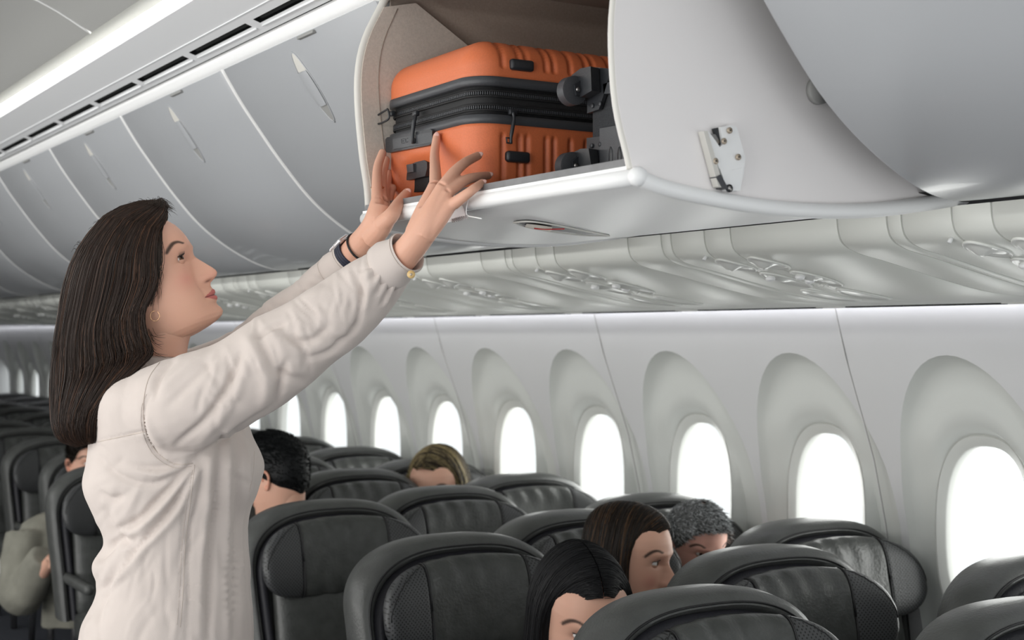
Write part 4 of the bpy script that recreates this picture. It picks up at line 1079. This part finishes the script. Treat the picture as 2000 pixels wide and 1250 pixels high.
C = [
 # armhole seam and yoke
 ([(292, 770), (280, 800), (285, 850), (310, 888), (345, 908), (378, 905)], -5, 4), ([(285, 815), (298, 845), (318, 872)], 4, 8),
 ([(190, 862), (240, 852), (286, 842)], -2.5, 3),
 # sleeve drag lines from the shoulder
 ([(340, 700), (310, 735), (300, 775)], -7, 9), ([(430, 690), (380, 740), (330, 790)], -4, 9), ([(470, 690), (440, 760), (400, 820), (345, 868)], -7, 8), ([(485, 700), (462, 765), (425, 825), (375, 880)], 5, 12),
 ([(400, 690), (350, 730), (318, 760)], 5, 10),
 # elbow folds
 ([(500, 640), (520, 690), (545, 730), (600, 745)], -6, 10), ([(565, 650), (590, 680), (604, 712), (610, 740)], -5, 8), ([(530, 650), (555, 700), (580, 735)], 3, 9),
 ([(480, 660), (505, 700), (520, 750), (512, 795)], 7, 14), ([(560, 705), (548, 750), (540, 785)], -8, 9), ([(595, 690), (610, 720), (608, 745)], 3, 8),
 ([(640, 640), (610, 665), (575, 665), (550, 640)], -6, 9), ([(600, 700), (640, 690), (680, 660), (700, 635)], -5, 8), ([(500, 655), (530, 640), (560, 630)], -6, 7),
 ([(600, 600), (620, 640), (650, 665), (690, 670)], -4, 12), ([(560, 610), (600, 580), (640, 560)], 4, 12), ([(690, 530), (705, 575), (700, 625), (685, 650)], -6, 7), ([(715, 520), (722, 560), (708, 610)], 6, 10),
 # gathers at the cuff
 ([(742, 500), (722, 520), (700, 530)], -4, 4), ([(750, 507), (735, 530), (718, 552)], -5, 4), ([(759, 516), (748, 545), (735, 575)], -5, 4.5), ([(768, 526), (762, 560), (745, 595)], -5, 4.5), ([(778, 538), (775, 565), (760, 600)], -4, 4.5), ([(755, 512), (742, 540), (728, 566)], 4, 4), ([(772, 532), (768, 562), (752, 598)], 4, 4),
 # back and side folds
 ([(192, 870), (230, 900), (275, 915), (330, 912), (375, 893)], -6, 8), ([(195, 890), (225, 925), (275, 945), (325, 938), (372, 908)], -5, 8), ([(200, 880), (250, 910), (310, 925), (360, 905)], 6, 8),
 ([(190, 960), (215, 975), (240, 970)], -5, 9), ([(225, 1035), (270, 1015), (300, 985), (345, 940), (385, 895)], -8, 8), ([(232, 1050), (275, 1030), (330, 975), (378, 915)], 7, 9), ([(200, 1150), (260, 1080), (330, 1000), (365, 940), (395, 895)], -7, 7), ([(215, 1150), (280, 1075), (345, 1000), (385, 920)], 6, 10),
 ([(205, 1000), (222, 1040), (250, 1060), (270, 1050)], -6, 10), ([(190, 1095), (215, 1070), (240, 1045)], -6, 8), ([(200, 1160), (215, 1120), (250, 1080)], -5, 9), ([(175, 1210), (210, 1160), (240, 1130)], -5, 10), ([(165, 1240), (190, 1190), (205, 1150)], 5, 10),
 # front hanging folds
 ([(398, 900), (390, 960), (372, 1040), (368, 1150), (366, 1245)], -5, 6), ([(432, 850), (428, 930), (418, 1040), (412, 1150), (410, 1250)], -8, 9), ([(447, 845), (446, 950), (442, 1080), (444, 1250)], 7, 8), ([(462, 850), (468, 950), (462, 1060), (460, 1240)], -7, 8), ([(412, 890), (404, 980), (392, 1100), (388, 1240)], 6, 9), ([(478, 860), (488, 930), (478, 1040), (475, 1200)], 5, 7), ([(378, 905), (360, 1000), (352, 1100), (350, 1230)], -2.5, 3),
 # under the arm
 ([(380, 895), (430, 862), (480, 830), (540, 790)], -5, 8), ([(360, 890), (410, 868), (460, 835)], 4, 10),
]
for p_, a_, w_ in C: crease(p_, a_*1.5 if a_ < 0 else a_*1.2, w_*.85, NR)
for p_, a_, w_ in [([(545, 590), (565, 612), (572, 625)], -9, 8), ([(500, 632), (520, 650), (530, 662)], -9, 8), ([(470, 650), (500, 668), (512, 680)], -7, 8), ([(575, 590), (592, 600), (600, 615)], 7, 9), ([(525, 620), (540, 640), (548, 652)], 7, 9), ([(600, 560), (615, 575), (622, 590)], -6, 7), ([(630, 530), (650, 560), (660, 575)], -4, 6), ([(410, 690), (440, 680), (470, 690)], -5, 8)]: crease(p_, a_, w_, FRR, np.ones(len(co)))
rc_ = np.random.default_rng(11)
for _ in range(60):      # small random puckers over the sleeve, across its length
    t_ = rc_.random(); cx_ = 400+330*t_+rc_.normal(0, 10); cy_ = 770-235*t_+rc_.normal(0, 34); an = math.radians(rc_.uniform(35, 115)); L_ = rc_.uniform(14, 38)
    v_ = np.array([math.cos(an), math.sin(an)])*L_; p_ = np.array([cx_, cy_]); b_ = np.array([-v_[1], v_[0]])*rc_.uniform(-.25, .25)
    crease([p_-v_, p_+b_, p_+v_], rc_.uniform(-3.6, -1.2) if rc_.random() < .7 else rc_.uniform(1, 2.4), rc_.uniform(3, 7), NR)
for _ in range(46):      # body: drags running down from the armpit, and soft hanging folds
    cx_ = rc_.uniform(190, 480); cy_ = rc_.uniform(890, 1240); tx, ty = 385-cx_, 880-cy_; an = math.atan2(ty, tx*.8)+rc_.normal(0, .22); L_ = rc_.uniform(22, 70)
    v_ = np.array([math.cos(an), math.sin(an)])*L_; p_ = np.array([cx_, cy_]); b_ = np.array([-v_[1], v_[0]])*rc_.uniform(-.2, .2)
    crease([p_-v_, p_+b_, p_+v_], rc_.uniform(-3.4, -1.2) if rc_.random() < .65 else rc_.uniform(1, 2.6), rc_.uniform(4, 9), NR)
for _ in range(26):
    t_ = rc_.random(); cx_ = 450+190*t_; cy_ = 690-150*t_+rc_.normal(0, 12); an = math.radians(rc_.uniform(20, 80)); v_ = np.array([math.cos(an), math.sin(an)])*rc_.uniform(12, 26); p_ = np.array([cx_, cy_])
    crease([p_-v_, p_+v_], rc_.uniform(-5, -2), rc_.uniform(4, 8), FRR, np.ones(len(co)))
disp += .0014*nurand(co, 28)+.0009*nurand(co+5, 55)
co = co+nn*disp[:, None]
so = mesh('shirt', co, fc, M_['shirt'], wo)
from mathutils.bvhtree import BVHTree
bv = BVHTree.FromPolygons([tuple(v) for v in co], fc)
def onshirt(x, y, off=.0012):
    d = Vector(ray(x, y)); d.normalize(); h = bv.ray_cast(Vector(CAM), d)
    return None if h[0] is None else np.array(h[0])-np.array(d)*off
def seamline(pts, r=.0011, nm='seam', dash=False):
    P = [onshirt(*p, off=.0004) for p in sm(pts, 46)]; P = [p for p in P if p is not None]
    if len(P) < 4: return
    P = np.array(P); ok = [0]
    for i in range(1, len(P)):
        if np.linalg.norm(P[i]-P[ok[-1]]) < .04: ok.append(i)
    P = P[ok]
    if len(P) < 4: return
    mesh(nm, *tube(P, r, 6), M_['stitch'], wo)
seamline([(312, 708), (290, 740), (280, 790), (284, 842), (304, 880), (340, 906), (376, 905)], .0010); seamline([(286, 770), (276, 800), (279, 845), (300, 888), (338, 913), (374, 911)], .0004)
seamline([(191, 863), (238, 853), (285, 843)], .0009)
seamline([(380, 908), (372, 980), (362, 1060), (358, 1150), (352, 1225)], .0005); seamline([(376, 918), (366, 980), (356, 1060), (351, 1150), (346, 1220)], .0003)
seamline([(497, 880), (495, 920), (487, 960)], .0004)
# slit at the hem: the jeans show
mesh('jeans_patch', *fixn(*loft([pring(326, y, 150, .172, 40) for y in (1225, 1290, 1340)])), M_['jeans'], wo)
tri = [onshirt(x, y, .002) for x, y in [(351, 1216), (359, 1258), (343, 1262)]]
# cuffs: stiff bands with a rounded turned edge
def cuff(c0, c1, r0, r1, nm, el=1.0, fl=1.0):
    a = c1-c0; L_ = np.linalg.norm(a); a = a/L_; u1 = np.cross(a, F); u1 /= np.linalg.norm(u1); u2 = np.cross(a, u1); rows = []
    for t_, r_ in ((0, r0-.004), (.03, r0), (.3, r0+.001), (.7, r1-.001), (.96, r1), (1, r1-.0016), (.97, r1-.0035), (.6, r1-.005), (.1, r0-.008)):
        rows.append([c0+a*L_*t_+(u1*math.cos(q)+u2*math.sin(q)*el)*r_*(1+.02*math.sin(3*q+1)) for q in np.linspace(0, 2*math.pi, 48, endpoint=False)])
    o = mesh(nm, *fixn(*gridm(rows, False, True)), M_['shirt'], wo, auto=70)
    for t_ in (.06, .93):
        r_ = r0+(r1-r0)*t_+.0004; mesh('seam', *tube([c0+a*L_*t_+(u1*math.cos(q)+u2*math.sin(q)*el)*r_*(1+.02*math.sin(3*q+1)) for q in np.linspace(0, 2*math.pi, 49)], .0006, 5), M_['stitch'], wo)
    return a, u1, u2
a, u1, u2 = cuff(W(752, 526, -.233), W(797, 492, -.268), .0455, .0390, 'cuff', 1.0)
cuff(W(650, 536, .045), W(680, 504, .016), .0375, .0350, 'cuff')
bt = W(803, 536, -.296)
mesh('cuff_button', *fixn(*tube([bt, bt-F*.003+np.array([0, 0, .0])], .0072, 18)), M_['button'], wo); mesh('cuff_button_hole', *tube([bt-F*.0031, bt-F*.0036], .0024, 10), M_['screw'], wo)
# collar: low stand round the neck
rows = [pring(318, 716, 62, .068, 40, tilt=-.08), pring(316, 700, 54, .060, 40, tilt=-.08), pring(316, 694, 52, .058, 40, tilt=-.08), pring(318, 698, 60, .066, 40, tilt=-.08), pring(322, 716, 76, .084, 40, tilt=-.1)]
mesh('collar', *fixn(*gridm(rows, False, True)), M_['shirt'], wo)
# legs and shoes (below the frame)
for s in (-1, 1):
    cx_ = W(322, 1300, s*.085); g = MB()
    g.add(*tube(sm([(cx_[0], cx_[1], .92), (cx_[0], cx_[1], .7), (cx_[0], cx_[1], .48), (cx_[0], cx_[1], .3), (cx_[0], cx_[1], .08)], 18), np.interp(np.linspace(0, 1, 18), [0, .4, 1], [.095, .075, .055]), 20)); g.build('trouser_leg', M_['jeans'], wo)
    c = np.array([cx_[0], cx_[1], .045])+R*.05; mesh('shoe', *ellipsoid(c, [R, np.cross(R, [0, 0, 1.]), [0, 0, 1.]], np.array([.13, .045, .045]), 12, 18), M_['shoe'], wo)
# ---- hair: hull and strands, from the crown line down
FP = [(322, 398), (328, 424), (313, 446), (308, 478), (306, 512), (310, 545), (299, 576), (284, 606), (287, 648), (300, 690), (262, 728), (228, 765), (196, 805), (188, 850), (187, 866)]
BP = [(310, 391), (262, 398), (212, 419), (172, 462), (146, 505), (128, 556), (118, 610), (110, 660), (106, 700), (103, 740), (101, 775), (101, 805), (104, 835), (118, 862), (150, 874)]
DW = [.012, .042, .064, .076, .083, .087, .090, .093, .100, .118, .135, .140, .135, .122, .112]
NT = 60; FPs = sm(FP, NT); BPs = sm(BP, NT); DWs = sm([(a,) for a in DW], NT)[:, 0]
def hp(t, al, inset=0.):
    """t 0..1 down, al 0 near-side front .. pi/2 back .. pi far-side front"""
    i = t*(NT-1); k = min(int(i), NT-2); u = i-k; f_ = FPs[k]*(1-u)+FPs[k+1]*u; b_ = BPs[k]*(1-u)+BPs[k+1]*u; d_ = DWs[k]*(1-u)+DWs[k+1]*u
    s_ = math.sin(al)**.8 if al > 0 else 0; p = f_+(b_-f_)*s_*(1-inset*.05); p = p+np.array([0, inset*6*(1-t)])
    return W(p[0], p[1], -math.copysign(abs(math.cos(al))**.75, math.cos(al))*d_*(1-inset*.12))
rows = [[hp(t, al, .8)+nurand(np.array([[t*30, al*9, 3.]]))[0]*.0015*R for al in np.linspace(.0, math.pi, 60)] for t in np.linspace(0, .93, 60)]
hm = mesh('hair', *gridm(rows), M_['hair'], wo); colorattr(hm, np.tile([.012, .009, .0075], (3600, 1)))
paths = []; n_s = 5200
for i in range(n_s):
    u = rng.random(); al = (rng.random()**1.25)*math.pi*(.5 if u < .72 else 1.0); al = min(al, math.pi-.01)
    t0_ = 0 if rng.random() < .8 else rng.random()*.25; t1_ = .88+.12*rng.random()**.7
    ts = np.linspace(t0_, t1_, 20); ph = rng.random()*6; jit = rng.normal(0, .012); lift = rng.uniform(-.5, .9)
    clump = .02*math.sin(al*26)
    pp = [hp(t, min(max(al+(jit+clump)*t+.010*math.sin(t*9+ph), .004), math.pi-.004), lift if t > .02 else lift*.3) for t in ts]
    pp = np.array(pp); wv = np.sin(ts*11+ph)*.0012+rng.normal(0, .0006); pp += R*wv[:, None]
    paths.append(pp)
cs = haircol(n_s, (.026, .016, .012), .5, (.10, .050, .030), .08)
strands(paths, .00062, 'hair_strands', parent=wo, cols=cs, kind='stuff')
fly = []
for i in range(130):   # wisps on the crown, at the temple and the nape
    m_ = rng.random()
    if m_ < .5: x0, y0 = rng.uniform(285, 332), rng.uniform(396, 402); e = (x0+rng.uniform(-22, 12), y0-rng.uniform(3, 12)); mid = ((x0+e[0])/2-3, (y0+e[1])/2-3); d0 = rng.uniform(-.03, .02)
    elif m_ < .7: x0, y0 = rng.uniform(150, 280), 0; y0 = np.interp(x0, [140, 172, 212, 268], [505, 462, 425, 399]); e = (x0-rng.uniform(4, 16), y0+rng.uniform(-6, 6)); mid = ((x0+e[0])/2-1, (y0+e[1])/2-5); d0 = rng.uniform(-.02, .02)
    elif m_ < .85: x0, y0 = rng.uniform(296, 308), rng.uniform(450, 560); e = (x0+rng.uniform(-2, 12), y0+rng.uniform(30, 70)); mid = (x0+rng.uniform(4, 14), y0+20); d0 = -.075
    else: x0, y0 = rng.uniform(286, 298), rng.uniform(640, 680); e = (x0+rng.uniform(10, 34), y0+rng.uniform(12, 26)); mid = (x0+8, y0+14); d0 = -.066
    fly.append([W(*p, d0) for p in sm([(x0, y0), mid, e], 10)])
# tuft lifting off the parting
for i in range(110):
    x0 = rng.uniform(286, 326); y0 = 402+rng.uniform(-3, 6)+max(0, x0-312)*.9; hgt = 12*math.exp(-((x0-308)/14)**2)+5; e = (x0+rng.uniform(4, 26), y0-rng.uniform(.2, .6)*hgt+rng.uniform(0, 10)); mid = ((x0+e[0])/2-5, y0-hgt*rng.uniform(.7, 1.05))
    fly.append([W(*p, rng.uniform(-.001, .001)+(-.03+.05*(i % 7)/7)) for p in sm([(x0, y0), mid, e], 10)])
strands(fly, .00042, 'hair_wisps', parent=wo, cols=haircol(len(fly), (.03, .02, .015), .4), kind='stuff')
# temple hairs lying from the part over the forehead edge
tp = []
for i in range(500):
    a0 = rng.random(); p0 = (326-16*a0+rng.normal(0, 2), 402+26*a0+rng.normal(0, 2)); p1 = (316-10*a0+rng.normal(0, 2), 434+40*a0); p2 = (303+rng.normal(0, 5), 500+40*a0); p3 = (290+rng.normal(0, 5), 570+30*a0)
    tp.append([W(p[0], p[1], -np.interp(p[1], [395, 430, 480, 560, 620], [.012, .050, .078, .088, .092])-.001*rng.random()) for p in sm([p0, p1, p2, p3], 16)])
strands(tp, .0006, 'hair_strands', parent=wo, cols=haircol(500, (.026, .018, .014), .5), kind='stuff')

# ---------------------------------------------------------------- SEATED PASSENGERS
def passenger(lab, px, py, y, fwd, tiltdeg, haircols, style, top='darkcloth', sc=1.0, skin=SKIN, roll=0, bulk=1.0, alt=None, palt=.1, brows=(.02, .015, .012), gaze=(1, 0, 0)):
    """head centre (ear level) seen at px,py in the plane Y=y; fwd: facing direction in plan (world degrees from -Y towards +X)"""
    O = onY(px, py, y)
    a = math.radians(fwd); f_ = np.array([math.sin(a), -math.cos(a), 0]); t_ = math.radians(tiltdeg)
    up = np.array([0, 0, 1.]); l_ = np.cross(up, f_); up = up*math.cos(math.radians(roll))+l_*math.sin(math.radians(roll))
    ff = f_*math.cos(t_)+up*math.sin(t_); uu = -f_*math.sin(t_)+up*math.cos(t_)
    M4 = xf(ff, uu, O, sc)
    p = tag(empty('person', (O[0], O[1], 0)), lab, 'person')
    vs, fs, cc = head_mesh(90, 110, brows=brows, skin=skin); vs = vs@M4[0].T+M4[1]
    b = MB(); cl = [cc]; b.add(vs, fs)
    for s in (-1, 1): ev, ef = ear(M4, s); b.add(ev, ef); cl.append(np.tile(skin*np.array([1, .85, .82]), (len(ev), 1)))
    nb = O-f_*.02
    rg = [[nb+np.array([0, 0, z])+f_*dx+(f_*math.cos(q)*r1+l_*math.sin(q)*r2) for q in np.linspace(0, 2*math.pi, 24, endpoint=False)] for z, dx, r1, r2 in ((-.03, -.01, .055, .055), (-.09, -.01, .052, .052), (-.15, -.03, .055, .058), (-.20, -.04, .08, .12))]
    nv, nf = loft(rg); b.add(nv, nf); cl.append(np.tile(skin, (len(nv), 1)))
    # arms with hands resting on the thighs
    hm_ = MB()
    for s in (-1, 1):
        sh_ = nb+l_*s*.18*bulk-f_*.04+np.array([0, 0, -.26]); el_ = sh_+np.array([0, 0, -.24])+f_*.06+l_*s*.03; ha_ = np.array([el_[0], el_[1], .60])+f_*.24-l_*s*.06
        hm_.add(*tube(sm([sh_, el_, ha_], 20), np.interp(np.linspace(0, 1, 20), [0, .5, 1], [.045, .038, .024]), 12))
        for k in range(4): d_ = f_*.085+l_*s*(.022*(k-1.5)); hm_.add(*tube(sm([ha_+l_*s*.015*(k-1.5), ha_+d_*.8, ha_+d_*1.5+np.array([0, 0, -.02])], 8), [.011, .011, .010, .010, .0095, .009, .008, .007], 8))
        hm_.add(*tube(sm([ha_, ha_-l_*s*.03+f_*.03, ha_-l_*s*.045+f_*.07], 8), .010, 8))
    cr_, _, cf_ = remesh(hm_.v, hm_.f, .005, 2); b.add(cr_, cf_); cl.append(np.tile(skin, (len(cr_), 1)))
    bo = b.build('body', M_['skin'], p); colorattr(bo, np.vstack(cl))
    eye_parts(bo, M4, par=p, gaze=gaze, lash=style in ('long', 'mid'))
    # clothes: torso, sleeves, lap
    c = MB(); base = nb-f_*.05
    c.add(*loft([[base+np.array([0, 0, z])+f_*dx+(f_*math.cos(q)*r1+l_*math.sin(q)*r2) for q in np.linspace(0, 2*math.pi, 24, endpoint=False)] for z, dx, r1, r2 in ((-.155, .02, .06, .07), (-.18, .0, .09, .14*bulk), (-.22, 0, .11, .195*bulk), (-.32, .01, .125, .20*bulk), (-.48, .02, .12, .175), (-.66, .02, .13, .18))]))
    for s in (-1, 1):
        sh_ = nb+l_*s*.18*bulk-f_*.04+np.array([0, 0, -.25]); el_ = sh_+np.array([0, 0, -.25])+f_*.06+l_*s*.03; ha_ = np.array([el_[0], el_[1], .60])+f_*.17-l_*s*.045
        c.add(*tube(sm([sh_, el_, ha_], 20), np.interp(np.linspace(0, 1, 20), [0, .5, 1], [.064*bulk, .060*bulk**1.5, .040*bulk]), 14))
    cr_, cn_, cf_ = remesh(c.v, c.f, .010, 5); cr_ = cr_+cn_*(.006*nurand(cr_, 22))[:, None]
    mesh('top', cr_, cf_, M_[top], p)
    for s in (-1, 1):
        hp0 = np.array([base[0], base[1], .52])+l_*s*.09+f_*.04; kn = hp0+f_*.30
        mesh('trouser_leg', *tube(sm([hp0, kn, kn+f_*.05+np.array([0, 0, -.12]), np.array([kn[0], kn[1], .08])+f_*.04], 20), np.interp(np.linspace(0, 1, 20), [0, .5, 1], [.075, .065, .045]), 14), M_['darkcloth'], p)
        mesh('shoe', *ellipsoid(np.array([kn[0], kn[1], .045])+f_*.09, [f_, l_, [0, 0, 1.]], np.array([.12, .045, .045]), 10, 14), M_['blackplastic'], p)
    # hair
    def H3(x, y, z): return np.array([x, y, z])/1000@M4[0].T+M4[1]
    pth = []; n = 2600 if style in ('long', 'mid') else 3400
    if style in ('long', 'mid'):
        L_ = 330 if style == 'long' else 180
        part = 0 if style == 'long' else -6
        def strand_pt(x0, s, v, off):
            # v 0..1 over the skull then down
            yb, zt = 86+off, 128+off; ang = min(v*2.1, 1)*math.pi/2*1.02
            k = math.sqrt(max(.0, 1-((x0-0)/118)**2)); 
            yy = s*(1+(yb+3)*k**.6*math.sin(ang))+part*(1-math.sin(ang)); zz = 45+(zt*(k**.55))*math.cos(ang)
            xx = x0*(1-.10*math.sin(ang))
            if x0 > 40: q_ = min(1, v*2.1); xx = x0-(x0-38)*(q_*q_*(3-2*q_))      # sweeps back off the face
            if v > .476: zz -= (v-.476)/.524*L_; 
            return xx, yy, zz
        rows = []
        for s in (-1, 1):
            rows = [[H3(*strand_pt(x0, s, v, 0)) for v in np.linspace(0, 1, 40)] for x0 in np.linspace(-108, 92, 44)]
            g_, f__ = gridm(rows); o = mesh('hair', g_, f__, M_['hair'], p); colorattr(o, np.tile(np.array(haircols)*.6, (len(g_), 1)))
        for i in range(n):
            s = rng.choice([-1, 1]); x0 = 104-212*rng.random()**1.15; off = rng.uniform(0, 6); ph = rng.random()*6
            pth.append([H3(*(np.array(strand_pt(x0+3*math.sin(v*7+ph), s, v, off))+[rng.normal(0, .3), 0, 0])) for v in np.linspace(0, 1-.1*rng.random(), 18)])
        cs_ = haircol(n, haircols, .45, alt, palt)
        strands(pth, .0011, 'hair_strands', parent=p, cols=cs_, kind='stuff')
    else:
        # short hair: cap following the skull above the hairline, with short lifted strands
        hs_ = np.linspace(20, 163, 44); rows = []; qs_ = np.linspace(-math.pi, math.pi, 72, endpoint=False)
        def hairline(q): a_ = abs(q); return float(np.interp(a_, [0, .5, .9, 1.25, 1.6, 2.0, 3.15], [118, 114, 96, 48, 20, -10, -50]))
        vsl = []; 
        for j in range(34):
            r_ = []
            for q in qs_:
                h0 = hairline(q); h = h0+(164-h0)*(j/33); x, y_ = face_pt(q, h); k_ = 1+.075*min(1, (h-h0)/22+.1)
                z = h+9*((h-60)/100 if h > 60 else 0)*min(1, (h-h0)/20)
                r_.append(H3(CX+(x-CX)*k_, y_*k_, z))
            vsl.append(r_)
        vv, ff_ = loft(vsl, False); vv = list(map(tuple, vv)); o = mesh('hair', vv, ff_, M_['hair'], p); colorattr(o, np.tile(np.array(haircols)*.7, (len(vv), 1)))
        for i in range(n):
            q = rng.uniform(-math.pi, math.pi); h0 = hairline(q); h = h0+(164-h0)*rng.random()**.8; x, y_ = face_pt(q, h)
            nrm = np.array([(x-CX)/100, y_/78, max(0, (h-70)/70)]); nrm /= np.linalg.norm(nrm)+1e-6
            L_ = rng.uniform(14, 34)*(1.0 if h > 60 else .5); fl = np.array([.75, rng.normal(0, .35), -.1+.4*rng.random()]) if style == 'short' else np.array([.3, .9*rng.normal(.6, .5), .3])
            p0 = np.array([CX+(x-CX)*1.02, y_*1.02, h]); fl = fl-nrm*(fl@nrm)*.7
            pth.append([H3(*(p0+nrm*(4+9*t)+fl*L_*t)) for t in np.linspace(0, 1, 6)])
        cs_ = haircol(n, haircols, .5, alt, palt); strands(pth, .0012, 'hair_strands', parent=p, cols=cs_, kind='stuff')
    return p
passenger('black-haired woman with a centre parting, head bowed, at the bottom centre between two aisle seats', 1128, 1240, 2.66, -14, -16, (.009, .009, .010), 'long', sc=1.2)
passenger('woman with dark parted hair glancing right, beside the grey-haired man', 1222, 1124, 3.05, 30, -4, (.020, .015, .012), 'long', alt=(.11, .06, .03), palt=.12, gaze=(1, .15, .0), sc=1.1)
passenger('man with short grey hair bowing his head by the third window from the right', 1352, 1080, 3.36, -8, -20, (.20, .205, .205), 'short', alt=(.6, .62, .63), palt=.5, skin=np.array([.88, .50, .40]))
passenger('passenger with brown hair lit yellow by the window, forehead just above a seat', 858, 980, 4.93, -50, -8, (.03, .022, .015), 'mid', alt=(.42, .33, .16), palt=.3, sc=1.28)  # yellow strand colour paints the window light into the hair
passenger('man with short tousled black hair, seen from behind just right of the standing woman', 550, 945, 4.55, 215, -14, (.008, .009, .010), 'tousled', top='darkcloth', sc=1.08)
passenger('passenger in a beige jacket at the lower left edge, head hidden behind a dark seat', 172, 918, 6.12, 2, -8, (.02, .015, .012), 'short', top='jacket', sc=1.05, bulk=1.35)
